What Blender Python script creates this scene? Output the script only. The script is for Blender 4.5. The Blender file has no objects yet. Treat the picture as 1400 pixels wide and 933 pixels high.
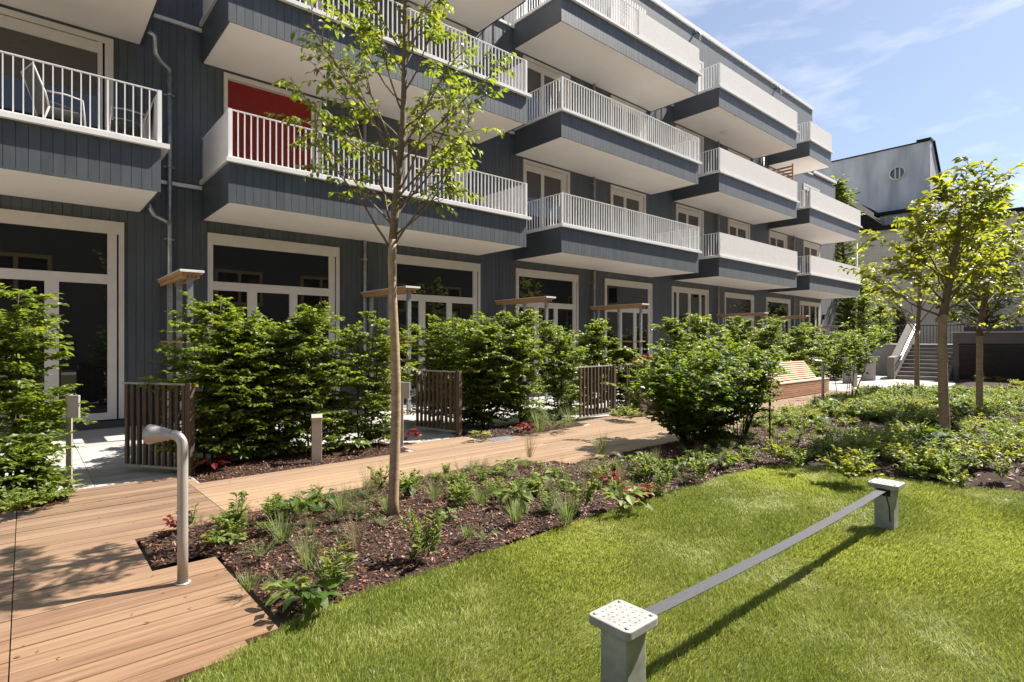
import bpy, bmesh, math, random
import numpy as np
from mathutils import Vector

R = math.radians
SC = bpy.context.scene
COL = SC.collection
rng = np.random.default_rng(7)

# ------------------------------------------------------------------ camera, sky, sun, exposure
AZ = math.atan2(872.0, 762.0)            # angle between the viewing direction and the long facade
SA, CA = math.sin(AZ), math.cos(AZ)
EYE = 1.65
cam_d = bpy.data.cameras.new('camera'); cam = bpy.data.objects.new('camera', cam_d); COL.objects.link(cam)
cam.location = (0, 0, EYE)
cam.rotation_euler = (R(90), 0, math.atan2(SA, CA) - R(90))
cam_d.sensor_width = 36; cam_d.lens = 36 * 762 / 1400; cam_d.clip_start = 0.05; cam_d.clip_end = 3000
cam.rotation_euler = Vector((CA, SA, 0)).to_track_quat('-Z', 'Y').to_euler()
SC.camera = cam

SUN_EL = R(51); SUN_H = Vector((0.962, -0.272, 0)).normalized()
sun_vec = Vector((SUN_H.x * math.cos(SUN_EL), SUN_H.y * math.cos(SUN_EL), math.sin(SUN_EL)))
sd = bpy.data.lights.new('sun', 'SUN'); so = bpy.data.objects.new('sun', sd); COL.objects.link(so)
sd.energy = 5.0; sd.angle = R(0.53); sd.color = (1.0, 0.94, 0.85)
so.rotation_euler = sun_vec.to_track_quat('Z', 'Y').to_euler(); so.location = (30, -20, 40)

W = bpy.data.worlds.new('World'); SC.world = W; W.use_nodes = True
wn, wl = W.node_tree.nodes, W.node_tree.links
for n in list(wn): wn.remove(n)
wo = wn.new('ShaderNodeOutputWorld'); bg = wn.new('ShaderNodeBackground'); sky = wn.new('ShaderNodeTexSky')
sky.sky_type = 'NISHITA'; sky.sun_disc = False; sky.sun_elevation = SUN_EL
sky.sun_rotation = math.atan2(SUN_H.x, SUN_H.y)
sky.air_density = 1.0; sky.dust_density = 0.7; sky.ozone_density = 3.0
bg.inputs['Strength'].default_value = 0.054
tc = wn.new('ShaderNodeTexCoord'); mp = wn.new('ShaderNodeMapping'); nz = wn.new('ShaderNodeTexNoise'); cr = wn.new('ShaderNodeValToRGB')
mp.inputs['Rotation'].default_value = (0.0, 0.0, R(-22)); mp.inputs['Scale'].default_value = (0.6, 2.4, 9.0)
nz.inputs['Scale'].default_value = 1.5; nz.inputs['Detail'].default_value = 7; nz.inputs['Roughness'].default_value = 0.56; nz.inputs['Distortion'].default_value = 0.25
cr.color_ramp.elements[0].position = 0.50; cr.color_ramp.elements[0].color = (.10, .10, .10, 1); cr.color_ramp.elements[1].position = 0.84
cr.color_ramp.elements[1].color = (0.62, 0.62, 0.62, 1)
mx = wn.new('ShaderNodeMixRGB'); mx.inputs['Color2'].default_value = (11.5, 11.3, 11.6, 1)
wl.new(tc.outputs['Generated'], mp.inputs['Vector']); wl.new(mp.outputs['Vector'], nz.inputs['Vector'])
wl.new(nz.outputs['Fac'], cr.inputs['Fac']); wl.new(cr.outputs['Color'], mx.inputs['Fac'])
wl.new(sky.outputs['Color'], mx.inputs['Color1']); wl.new(mx.outputs['Color'], bg.inputs['Color']); wl.new(bg.outputs['Background'], wo.inputs['Surface'])

SC.view_settings.view_transform = 'Standard'; SC.view_settings.look = 'None'
SC.view_settings.exposure = 1.35; SC.view_settings.gamma = 1.0
SC.render.engine = 'CYCLES'
SC.cycles.max_bounces = 8; SC.cycles.diffuse_bounces = 4; SC.cycles.glossy_bounces = 3; SC.cycles.transmission_bounces = 4
SC.cycles.transparent_max_bounces = 6; SC.cycles.caustics_reflective = False; SC.cycles.caustics_refractive = False
SC.cycles.sample_clamp_indirect = 6
SC.cycles.use_denoising = True

# ------------------------------------------------------------------ measuring helpers
def ray(u, v):
    r = (u - 700) / 762.0; z = (467 - v) / 762.0
    return np.array([r * SA + CA, -r * CA + SA, z])
def at(u, v, z=0.0):                      # where a measured sight line meets the level z
    d = ray(u, v); t = (z - EYE) / d[2]; return (d * t + [0, 0, EYE])
def xat(u, Y):                            # X of a measured sight line on the plane Y
    d = ray(u, 467); return d[0] * Y / d[1]
def depth(X, Y): return X * CA + Y * SA
def zat(v, X, Y): return EYE + (467 - v) / 762.0 * depth(X, Y)

# ------------------------------------------------------------------ object helpers
def setp(o, label=None, cat=None, group=None, kind=None):
    if label: o['label'] = label
    if cat: o['category'] = cat
    if group: o['group'] = group
    if kind: o['kind'] = kind
    return o
def thing(name, label, cat, loc=(0, 0, 0), rz=0.0, group=None):
    o = bpy.data.objects.new(name, None); COL.objects.link(o); o.empty_display_size = 0.2
    o.location = loc; o.rotation_euler = (0, 0, rz)
    return setp(o, label, cat, group)
def copy_tree(o, parent=None):
    c = o.copy(); COL.objects.link(c); c.parent = parent
    for ch in o.children: copy_tree(ch, c)
    return c

class MB:
    def __init__(s): s.V = []; s.F = []; s.T = []; s.M = []; s.n = 0; s.S = []
    def add(s, v, faces, tint=0.5, mat=0, smooth=False):
        v = np.asarray(v, dtype=np.float64).reshape(-1, 3)
        s.V.append(v); s.T.append(np.broadcast_to(np.asarray(tint, dtype=np.float32), (len(v),)))
        for f in faces if isinstance(faces, list) else [faces]:
            f = np.asarray(f, dtype=np.int64)
            if f.ndim == 1: f = f[None]
            s.F.append(f + s.n); s.M.append(mat); s.S.append(smooth)
        s.n += len(v)
    BOXF = np.array([[0, 3, 2, 1], [4, 5, 6, 7], [0, 1, 5, 4], [1, 2, 6, 5], [2, 3, 7, 6], [3, 0, 4, 7]])
    def box(s, x0, x1, y0, y1, z0, z1, tint=0.5, mat=0):
        s.add([(x0, y0, z0), (x1, y0, z0), (x1, y1, z0), (x0, y1, z0), (x0, y0, z1), (x1, y0, z1), (x1, y1, z1), (x0, y1, z1)], s.BOXF, tint, mat)
    def bar(s, a, b, w, h, up=(0, 0, 1), tint=0.5, mat=0):   # rectangular bar from a to b
        a = np.array(a, float); b = np.array(b, float); d = b - a; d /= np.linalg.norm(d)
        u = np.array(up, float); r = np.cross(d, u); r /= np.linalg.norm(r); u = np.cross(r, d)
        r *= w / 2; u = u * h / 2
        s.add([a - r - u, a + r - u, a + r + u, a - r + u, b - r - u, b + r - u, b + r + u, b - r + u],
              np.array([[0, 1, 2, 3], [7, 6, 5, 4], [4, 5, 1, 0], [5, 6, 2, 1], [6, 7, 3, 2], [7, 4, 0, 3]]), tint, mat)
    def prism(s, pts, z0, z1, tint=0.5, mat=0):
        n = len(pts); v = [(p[0], p[1], z0) for p in pts] + [(p[0], p[1], z1) for p in pts]
        fs = [np.arange(n)[::-1], np.arange(n, 2 * n)] + [np.array([i, (i + 1) % n, n + (i + 1) % n, n + i]) for i in range(n)]
        s.add(v, fs, tint, mat)
    def tube(s, path, rad, n=8, tint=0.5, mat=0, cap=True):
        P = np.asarray(path, float); m = len(P); rad = np.broadcast_to(np.asarray(rad, float), (m,))
        T = np.gradient(P, axis=0); T /= np.linalg.norm(T, axis=1)[:, None] + 1e-9
        ref = np.array([0.0, 0, 1]) if abs(T[0][2]) < 0.9 else np.array([1.0, 0, 0])
        rings = []
        r0 = np.cross(T[0], ref); r0 /= np.linalg.norm(r0)
        ang = np.linspace(0, 2 * np.pi, n, endpoint=False)
        for i in range(m):
            r0 = r0 - T[i] * np.dot(r0, T[i]); r0 /= np.linalg.norm(r0) + 1e-9
            b = np.cross(T[i], r0)
            rings.append(P[i] + rad[i] * (np.cos(ang)[:, None] * r0 + np.sin(ang)[:, None] * b))
        V = np.concatenate(rings); F = []
        i = np.arange(m - 1)[:, None] * n; j = np.arange(n)[None]; k = (j + 1) % n
        Q = np.stack([i + j, i + k, i + n + k, i + n + j], -1).reshape(-1, 4)
        fs = [Q]
        if cap: fs += [np.arange(n)[::-1], np.arange(n) + (m - 1) * n]
        s.add(V, fs, tint, mat, smooth=True)
    def leaves(s, P, D, N, L, Wd, tint, fold=0.18, curl=0.12, mat=0, simple=False):
        P = np.asarray(P, float); k = len(P)
        if k == 0: return
        D = D / (np.linalg.norm(D, axis=1)[:, None] + 1e-9)
        S_ = np.cross(D, N); S_ /= np.linalg.norm(S_, axis=1)[:, None] + 1e-9
        U = np.cross(S_, D)
        L = np.broadcast_to(np.asarray(L, float), (k,))[:, None]; Wd = np.broadcast_to(np.asarray(Wd, float), (k,))[:, None]
        B = P; T = P + D * L - U * L * curl
        Lf = P + D * L * 0.45 + S_ * Wd * 0.5 + U * Wd * fold
        Rt = P + D * L * 0.45 - S_ * Wd * 0.5 + U * Wd * fold
        tint = np.broadcast_to(np.asarray(tint, float), (k,))
        if simple:
            V = np.stack([B, Rt, T, Lf], 1).reshape(-1, 3); b = np.arange(k)[:, None] * 4
            F = np.concatenate([b + [0, 1, 2], b + [0, 2, 3]]); s.add(V, F, np.repeat(tint, 4), mat)
        else:
            L2 = P + D * L * 0.75 + S_ * Wd * 0.33 + U * (Wd * fold * .6 - L * curl * .5); R2 = P + D * L * 0.75 - S_ * Wd * 0.33 + U * (Wd * fold * .6 - L * curl * .5)
            M2 = P + D * L * 0.6 - U * L * curl * 0.2
            V = np.stack([B, Rt, R2, T, L2, Lf, M2], 1).reshape(-1, 3); b = np.arange(k)[:, None] * 7
            F = np.concatenate([b + [0, 1, 6], b + [1, 2, 6], b + [2, 3, 6], b + [3, 4, 6], b + [4, 5, 6], b + [5, 0, 6]])
            s.add(V, F, np.repeat(tint, 7), mat)
    def build(s, name, mats, parent=None, bevel=0.0, smooth=None):
        me = bpy.data.meshes.new(name)
        V = np.concatenate(s.V); me.vertices.add(len(V)); me.vertices.foreach_set('co', V.astype(np.float32).ravel())
        nl = sum(f.size for f in s.F); npoly = sum(len(f) for f in s.F)
        loops = np.concatenate([f.ravel() for f in s.F]); tot = np.concatenate([np.full(len(f), f.shape[1]) for f in s.F])
        st = np.concatenate([[0], np.cumsum(tot)[:-1]])
        me.loops.add(nl); me.loops.foreach_set('vertex_index', loops.astype(np.int32))
        me.polygons.add(npoly); me.polygons.foreach_set('loop_start', st.astype(np.int32)); me.polygons.foreach_set('loop_total', tot.astype(np.int32))
        me.polygons.foreach_set('material_index', np.concatenate([np.full(len(f), m) for f, m in zip(s.F, s.M)]).astype(np.int32))
        me.polygons.foreach_set('use_smooth', np.concatenate([np.full(len(f), sm) for f, sm in zip(s.F, s.S)]))
        a = me.attributes.new('tint', 'FLOAT', 'POINT'); a.data.foreach_set('value', np.concatenate(s.T).astype(np.float32))
        me.update(calc_edges=True); me.validate()
        for m in (mats if isinstance(mats, (list, tuple)) else [mats]): me.materials.append(m)
        o = bpy.data.objects.new(name, me); COL.objects.link(o)
        if parent is not None: o.parent = parent
        if bevel:
            b = o.modifiers.new('edge', 'BEVEL'); b.width = bevel; b.segments = 2; b.limit_method = 'ANGLE'
        return o

# ------------------------------------------------------------------ materials
def mat(name):
    m = bpy.data.materials.new(name); m.use_nodes = True
    nt = m.node_tree; p = nt.nodes['Principled BSDF']; return m, nt, p
def ramp(nt, stops, fac):
    c = nt.nodes.new('ShaderNodeValToRGB'); e = c.color_ramp.elements
    while len(e) < len(stops): e.new(0.5)
    for el, (pos, colr) in zip(e, stops): el.position = pos; el.color = (*colr, 1)
    nt.links.new(fac, c.inputs['Fac']); return c.outputs['Color']
def noise(nt, scale=(1, 1, 1), s=5, detail=5, rough=0.55, coord='Object', dist=0.0):
    t = nt.nodes.new('ShaderNodeTexCoord'); m = nt.nodes.new('ShaderNodeMapping'); n = nt.nodes.new('ShaderNodeTexNoise')
    m.inputs['Scale'].default_value = scale; n.inputs['Scale'].default_value = s; n.inputs['Detail'].default_value = detail; n.inputs['Roughness'].default_value = rough; n.inputs['Distortion'].default_value = dist
    nt.links.new(t.outputs[coord], m.inputs['Vector']); nt.links.new(m.outputs['Vector'], n.inputs['Vector']); return n.outputs['Fac']
def bump(nt, p, h, strength=0.3, dist=0.01):
    b = nt.nodes.new('ShaderNodeBump'); b.inputs['Strength'].default_value = strength; b.inputs['Distance'].default_value = dist
    nt.links.new(h, b.inputs['Height']); nt.links.new(b.outputs['Normal'], p.inputs['Normal'])
def tintfac(nt):
    a = nt.nodes.new('ShaderNodeAttribute'); a.attribute_name = 'tint'; return a.outputs['Fac']
def mathn(nt, op, a, b):
    m = nt.nodes.new('ShaderNodeMath'); m.operation = op
    for i, x in enumerate((a, b)):
        if isinstance(x, (int, float)): m.inputs[i].default_value = x
        else: nt.links.new(x, m.inputs[i])
    return m.outputs[0]
def surf(name, c0, c1, rough=0.6, s=6, scale=(1, 1, 1), b=0.15, bd=0.004, lo=0.3, hi=0.7, metal=0.0, tint=0.0, detail=6):
    m, nt, p = mat(name); f = noise(nt, scale, s, detail)
    if tint: f = mathn(nt, 'ADD', f, mathn(nt, 'MULTIPLY', mathn(nt, 'SUBTRACT', tintfac(nt), 0.5), tint))
    nt.links.new(ramp(nt, [(lo, c0), (hi, c1)], f), p.inputs['Base Color'])
    p.inputs['Roughness'].default_value = rough; p.inputs['Metallic'].default_value = metal
    if b: bump(nt, p, noise(nt, scale, s * 6, 4), b, bd)
    return m
def leafmat(name, stops, tr, fac=0.42, rough=0.42, spec=0.45):
    m, nt, p = mat(name); t = tintfac(nt)
    nt.links.new(ramp(nt, stops, t), p.inputs['Base Color']); p.inputs['Roughness'].default_value = rough; p.inputs['Specular IOR Level'].default_value = spec
    T = nt.nodes.new('ShaderNodeBsdfTranslucent'); M = nt.nodes.new('ShaderNodeMixShader'); M.inputs[0].default_value = fac
    nt.links.new(ramp(nt, [(0.0, tr[0]), (1.0, tr[1])], t), T.inputs['Color'])
    nt.links.new(p.outputs[0], M.inputs[1]); nt.links.new(T.outputs[0], M.inputs[2]); nt.links.new(M.outputs[0], nt.nodes['Material Output'].inputs['Surface'])
    return m

M = {}
M['clad'] = surf('painted_cladding', (.052, .061, .070), (.077, .089, .100), .5, 3, (3, 3, .5), .12, .002, .25, .75, tint=.35)
for nd in M['clad'].node_tree.nodes:
    if nd.type == 'BSDF_PRINCIPLED':
        nd.inputs['Sheen Weight'].default_value = .14; nd.inputs['Sheen Roughness'].default_value = .45
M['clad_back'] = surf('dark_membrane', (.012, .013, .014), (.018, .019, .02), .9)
M['clad_panel'] = surf('painted_panel', (.050, .057, .066), (.066, .074, .085), .45, 2, b=.04)
M['white'] = surf('white_metal', (.70, .68, .66), (.78, .77, .75), .38, 3, b=.03)
M['frame'] = surf('window_paint', (.58, .535, .49), (.64, .595, .55), .45, 4, b=.03)
M['soffit'] = surf('soffit_board', (.82, .77, .73), (.86, .81, .77), .75, 1.2, b=.06)
M['screen'] = surf('privacy_fabric', (.60, .57, .545), (.66, .63, .60), .8, 8, b=.05)
m, nt, p = mat('window_glass'); p.inputs['Base Color'].default_value = (.010, .010, .010, 1); p.inputs['Roughness'].default_value = .015; p.inputs['IOR'].default_value = 1.5; p.inputs['Specular IOR Level'].default_value = 1.0
bump(nt, p, noise(nt, (1, 1, 1), .8, 1), .03, .02); M['glass'] = m
M['blind_red'] = surf('red_blind', (.20, .009, .005), (.24, .012, .007), .8, 4, b=.05)
M['blind'] = surf('taupe_blind', (.085, .072, .064), (.105, .09, .08), .8, 4, (1, 1, 12), b=.05)
M['galv'] = surf('galvanised_steel', (.30, .31, .32), (.52, .53, .54), .42, 9, b=.08, metal=.75)
M['galv_dull'] = surf('weathered_galvanised_steel', (.22, .225, .20), (.44, .44, .41), .6, 7, b=.12, metal=.35, lo=.3, hi=.72)
M['steel_post'] = surf('coated_steel', (.34, .32, .29), (.42, .40, .37), .5, 5, b=.04, metal=.2)
M['tube'] = surf('brushed_tube', (.36, .335, .31), (.44, .41, .38), .42, 5, b=.05, metal=.3)
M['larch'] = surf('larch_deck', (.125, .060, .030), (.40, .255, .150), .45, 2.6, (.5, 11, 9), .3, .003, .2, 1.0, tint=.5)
for nd in M['larch'].node_tree.nodes:
    if nd.type == 'BSDF_PRINCIPLED':
        nd.inputs['Sheen Weight'].default_value = .9; nd.inputs['Sheen Roughness'].default_value = .32; nd.inputs['Sheen Tint'].default_value = (1, .9, .8, 1)
M['larch_fresh'] = surf('fresh_larch', (.36, .20, .09), (.52, .31, .15), .55, 3, (6, .6, 6), .15, .003)
M['gatewood'] = surf('weathered_gate_wood', (.055, .036, .025), (.105, .070, .048), .65, 4, (6, 6, .6), .25, .003, tint=.3)
M['paver'] = surf('concrete_paving', (.30, .285, .265), (.42, .40, .375), .85, 2.5, b=.25, tint=.4)
M['concrete'] = surf('fair_concrete', (.30, .275, .255), (.42, .39, .365), .85, 1.6, b=.2)
M['darkwall'] = surf('dark_render', (.085, .074, .066), (.115, .100, .09), .85, 1.5, b=.15)
M['louver'] = surf('louver_metal', (.035, .031, .029), (.05, .045, .042), .5, 4, b=.04)
M['soil'] = surf('bark_soil', (.018, .008, .005), (.075, .035, .020), .95, 26, b=.9, bd=.03, lo=.35, hi=.68)
M['chip'] = surf('bark_chip', (.030, .010, .005), (.20, .085, .046), .55, 8, b=.3, bd=.004, tint=1.3, lo=.2, hi=.85)
M['court'] = surf('courtyard_ground', (.30, .28, .22), (.42, .39, .32), .95, 2, b=.3, bd=.02)
M['earth'] = surf('lawn_earth', (.06, .07, .02), (.10, .11, .03), .95, 20, b=.6, bd=.02)
M['bark_pale'] = surf('young_bark', (.24, .155, .09), (.42, .30, .19), .75, 5, (3, 3, 7), .4, .005, .28, .72)
M['bark_dark'] = surf('twig_bark', (.045, .030, .022), (.095, .066, .048), .8, 10, b=.3)
M['leaf'] = leafmat('hornbeam_leaf', [(0, (.026, .050, .008)), (.5, (.072, .115, .016)), (1, (.17, .21, .03))], ((.18, .28, .015), (.50, .56, .04)), .46, .42, .45)
M['leaf_lime'] = leafmat('young_tree_leaf', [(0, (.035, .065, .010)), (.6, (.085, .135, .018)), (1, (.17, .21, .03))], ((.20, .31, .015), (.44, .50, .04)), .44, .4, .45)
M['leaf_gold'] = leafmat('golden_tree_leaf', [(0, (.045, .075, .010)), (.55, (.12, .15, .018)), (1, (.24, .22, .03))], ((.24, .33, .015), (.58, .58, .035)), .46, .42, .4)
M['leaf_deep'] = leafmat('deep_shrub_leaf', [(0, (.018, .042, .008)), (.5, (.042, .085, .012)), (1, (.11, .17, .022))], ((.14, .26, .012), (.42, .52, .03)), .40, .5, .35)
M['leaf_herb'] = leafmat('herb_leaf', [(0, (.05, .085, .018)), (.5, (.12, .17, .035)), (1, (.24, .28, .08))], ((.22, .32, .03), (.52, .56, .08)), .38, .5, .35)
M['leaf_grey'] = leafmat('feathery_leaf', [(0, (.085, .12, .045)), (1, (.22, .25, .11))], ((.20, .28, .06), (.38, .44, .12)), .35, .6, .3)
M['leaf_red'] = leafmat('crimson_leaf', [(0, (.04, .008, .010)), (.6, (.13, .010, .014)), (1, (.24, .04, .035))], ((.32, .015, .018), (.55, .05, .03)), .36, .45, .4)
M['straw'] = leafmat('dry_grass', [(0, (.16, .13, .06)), (1, (.30, .25, .13))], ((.2, .17, .08), (.34, .29, .15)), .35, .6, .3)
M['grass'] = leafmat('lawn_blade', [(0, (.075, .11, .014)), (.5, (.225, .285, .040)), (.85, (.42, .42, .13)), (1, (.70, .64, .40))], ((.26, .34, .022), (.60, .60, .16)), .42, .5, .3)
M['strap'] = surf('woven_strap', (.040, .040, .046), (.062, .062, .070), .75, 60, b=.2)
M['plastic_red'] = surf('red_hose', (.45, .05, .025), (.55, .07, .035), .5, 5, b=0)
M['render_grey'] = surf('stained_render', (.30, .31, .335), (.60, .61, .64), .9, .35, (1, 1.6, .35), .12, .02, .34, .66, detail=9)
M['render_cream'] = surf('cream_render', (.70, .62, .51), (.76, .68, .57), .85, .8, b=.1)
M['roof_dark'] = surf('dark_roof', (.018, .016, .015), (.034, .030, .028), .95, 6, b=.2)
M['roof_dark'].node_tree.nodes['Principled BSDF'].inputs['Specular IOR Level'].default_value = .1
M['brick'] = surf('red_brick', (.15, .055, .04), (.22, .085, .06), .85, 14, b=.2)
M['chairmetal'] = surf('chair_metal', (.42, .38, .35), (.5, .46, .43), .5, 5, b=0)
M['chairfabric'] = surf('chair_mesh', (.07, .065, .062), (.10, .095, .09), .8, 20, b=.1)
M['slatwood'] = surf('oiled_slat', (.32, .14, .055), (.44, .21, .09), .55, 4, (1, 1, 6), .1, .002)
M['benchwood'] = surf('pale_bench_wood', (.44, .31, .19), (.58, .43, .28), .6, 3, (.6, 6, 6), .15, .003, tint=.4)
M['benchbase'] = surf('red_bench_wood', (.34, .18, .11), (.46, .26, .165), .6, 3, (.6, 6, 6), .15, .003, tint=.4)
M['stand_in_blue'] = surf('plain_dark_blue', (.012, .020, .045), (.02, .03, .065), .5, 4, b=0)
M['yellowframe'] = surf('ochre_window_wood', (.62, .42, .16), (.70, .48, .2), .5, 4, b=0)
M['opp'] = surf('opposite_cladding', (.10, .115, .10), (.14, .155, .135), .7, 2, b=0)

# ------------------------------------------------------------------ ground
def inside(poly, x, y):
    x = np.asarray(x); y = np.asarray(y); r = np.zeros(x.shape, bool); n = len(poly)
    for i in range(n):
        x0, y0 = poly[i]; x1, y1 = poly[(i + 1) % n]
        c = (y0 > y) != (y1 > y)
        with np.errstate(divide='ignore', invalid='ignore'):
            r ^= c & (x < (x1 - x0) * (y - y0) / (y1 - y0 + 1e-12) + x0)
    return r
def edge_dist(poly, x, y):
    d = np.full(np.shape(x), 1e9); n = len(poly)
    for i in range(n):
        a = np.array(poly[i]); b = np.array(poly[(i + 1) % n]); e = b - a; L = (e ** 2).sum() + 1e-9
        t = np.clip(((x - a[0]) * e[0] + (y - a[1]) * e[1]) / L, 0, 1)
        d = np.minimum(d, np.hypot(x - a[0] - t * e[0], y - a[1] - t * e[1]))
    return d
def wob(x, y, s, seed=0):                 # smooth pseudo-noise in about -1..1
    g = np.random.default_rng(seed); v = 0
    for k in range(5):
        a = g.uniform(0, 6.28); f = s * (1.0 + 0.55 * k); v = v + np.sin(f * (x * np.cos(a) + y * np.sin(a)) + g.uniform(0, 6.28) + 1.3 * np.sin(f * .6 * (y * np.cos(a) - x * np.sin(a)))) / (1 + .5 * k)
    return v / 2.6
def mound(poly, step, amp, name, material, base=0.0, seed=1):
    P = np.array(poly); x0, y0 = P.min(0); x1, y1 = P.max(0)
    nx, ny = int((x1 - x0) / step) + 2, int((y1 - y0) / step) + 2
    gx, gy = np.meshgrid(x0 + np.arange(nx + 1) * step, y0 + np.arange(ny + 1) * step, indexing='ij')
    z = bed_h(poly, gx, gy, amp, base, seed)
    cx, cy = gx[:-1, :-1] + step / 2, gy[:-1, :-1] + step / 2
    keep = inside(poly, cx, cy); ii, jj = np.nonzero(keep)
    idx = lambda i, j: i * (ny + 1) + j
    F = np.stack([idx(ii, jj), idx(ii + 1, jj), idx(ii + 1, jj + 1), idx(ii, jj + 1)], -1)
    mb = MB(); mb.add(np.stack([gx, gy, z], -1).reshape(-1, 3), F, smooth=True)
    return mb.build(name, material)
def bed_h(poly, x, y, amp=0.05, base=0.0, seed=1):
    d = np.where(inside(poly, x, y), edge_dist(poly, x, y), 0)
    return base - 0.015 + np.clip(d / 0.5, 0, 1) * amp + (0.014 * wob(x, y, 4.2, seed) + .007 * wob(x, y, 13, seed + 1)) * np.clip(d / .2, 0, 1)

g = MB(); g.add([(-600, -600, -.10), (900, -600, -.10), (900, 900, -.10), (-600, 900, -.10)], np.array([[0, 1, 2, 3]]))
setp(g.build('ground', M['court']), kind='structure')

LAWN = [(-6, .9), (0.56, 3.09), (1.09, 3.28), (1.19, 3.33), (1.6, 3.41), (2.5, 3.41), (3.95, 3.46), (5.05, 3.44), (6.6, 3.42), (7.3, 3.34), (7.75, 3.05), (7.87, 2.77), (7.85, 2.2), (8.0, 1.5), (8.16, .9), (8.3, -2), (8.5, -9), (-6, -9)]
l = MB(); l.prism(LAWN, -.09, -.018); setp(l.build('lawn', M['earth']), kind='structure')
t = MB()
yy = 7.24
while yy < 13.0:
    xx = -9 + (0.4 if int(yy * 10) % 2 else 0)
    while xx < 38:
        t.box(xx + .003, xx + .797, yy + .003, min(yy + .397, 13.04), -.06, -.006 + rng.normal(0, .0008), tint=rng.random()); xx += .8
    yy += .4
t.prism([(-9, 7.24), (38.4, 7.24), (38.4, 13.04), (-9, 13.04)], -.09, -.02)
setp(t.build('terrace_paving', M['paver']), kind='structure')

# wooden deck path: every board is its own box, boards run along the facade
dk = MB(); PITCH = .142
def spans(y):
    s = []
    if y < 3.28: s.append((-7, .56 + (y - 3.09) / .358))
    elif y < 4.76: s.append((-7, 1.10))
    elif y < 5.58: s.append((-7, .69))
    elif y < 5.72: s.append((-7, 1.36))
    elif y < 5.86: s.append((-7, 1.95))
    elif y < 7.24: s.append((-7, 20.4))
    elif y < 7.78: s += [(.34, 1.52), (4.42, 5.7), (8.45, 10.1)]
    if 5.2 <= y < 5.45: s.append((5.5, 13.6))
    elif 5.45 <= y < 5.66: s.append((5.2, 15.6))
    elif 5.66 <= y < 5.86: s.append((4.6, 17.6))
    return s
y = 1.3; k = 0
while y < 7.8:
    for a, b in spans(y + PITCH / 2):
        cuts = [a]
        if a < -.06 < b: cuts += [-3.5, -.06]
        if b > 1.5 and a < 1.4: cuts.append(1.46 - (y - 5.7) * .02)
        c = 1.46 + (k % 3) * 1.3 + 2.2
        while c < b - .8:
            if c > a + .8: cuts.append(c)
            c += 3.9
        cuts.append(b)
        for c0, c1 in zip(cuts[:-1], cuts[1:]):
            g0 = .003
            z = rng.normal(0, .0011)
            dk.box(c0 + g0, c1 - g0, y + .0032, y + PITCH - .0032, -.03, z, tint=rng.beta(2, 2) * .8 + (.62 if c0 > 1.3 else 0))  # boards past the joint paler: far path's sheen put into colour
    y += PITCH; k += 1
dk.prism([(-7, 1.3), (.4, 3.0), (1.0, 3.3), (1.09, 4.7), (.6, 4.9), (.6, 7.2), (-7, 7.2)], -.085, -.045, mat=1)
dk.prism([(.6, 5.8), (20.4, 5.8), (20.4, 7.2), (.6, 7.2)], -.085, -.046, mat=1)
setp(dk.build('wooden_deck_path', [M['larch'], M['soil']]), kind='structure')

cp = MB(); cp.prism([(20.42, 5.6), (22.5, 5.35), (24.5, 4.8), (27, 4.9), (28.5, 5.3), (28.5, 7.9), (24, 7.6), (20.42, 7.35)], -.08, -.002)
cp.prism([(21.0, 3.2), (21.8, 4.3), (24.5, 4.78), (25.5, 2), (25, -6), (23.2, -6), (22.4, 1.2)], -.08, -.004)
setp(cp.build('concrete_path', M['concrete']), kind='structure')

BED = [(1.19, 3.36), (1.13, 3.83), (1.13, 4.79), (.72, 4.85), (.74, 5.52), (.80, 5.70), (1.37, 5.74), (1.95, 5.88), (4.3, 5.86), (4.6, 5.72), (5.2, 5.64), (5.48, 5.20), (7.8, 5.18), (13.6, 5.42), (15.6, 5.62), (17.6, 5.82), (20.4, 5.55), (22.4, 5.3), (21.6, 4.25), (20.9, 3.2), (22.2, 1.2), (23, -6), (22, -12), (8.5, -9), (8.3, -2), (8.19, .9), (8.03, 1.5), (7.9, 2.2), (7.92, 2.77), (7.8, 3.08), (7.34, 3.39), (6.6, 3.46), (5.05, 3.48), (3.95, 3.50), (2.5, 3.45), (1.6, 3.45)]
BED_FRONT = [p for p in BED if p[0] < 8.0 and p[1] > 2.5]
BED_FRONT = [(1.19, 3.36), (1.13, 3.83), (1.13, 4.79), (.72, 4.85), (.74, 5.52), (.80, 5.70), (1.37, 5.74), (1.95, 5.88), (4.3, 5.86), (4.6, 5.72), (5.2, 5.64), (5.48, 5.20), (7.8, 5.18), (10.5, 5.3), (10.5, 3.6), (7.8, 3.08), (7.34, 3.39), (6.6, 3.46), (5.05, 3.48), (3.95, 3.50), (2.5, 3.45), (1.6, 3.45)]
BED_BACK = [(10.5, 5.3), (13.6, 5.42), (15.6, 5.62), (17.6, 5.82), (20.4, 5.55), (22.4, 5.3), (21.6, 4.25), (20.9, 3.2), (22.2, 1.2), (23, -6), (22, -12), (8.5, -9), (8.3, -2), (8.19, .9), (8.03, 1.5), (7.9, 2.2), (7.92, 2.77), (7.8, 3.08), (10.5, 3.6)]
BED_FAR = [(24.5, 4.7), (25.6, 2), (25.1, -6), (28.9, -12), (29.0, 5.4), (27, 4.8)]
setp(mound(BED_FRONT, .07, .06, 'soil', M['soil'], seed=3), kind='structure')
setp(mound(BED_BACK, .2, .10, 'soil', M['soil'], seed=5), kind='structure')
setp(mound(BED_FAR, .25, .10, 'soil', M['soil'], seed=5), kind='structure')
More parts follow.
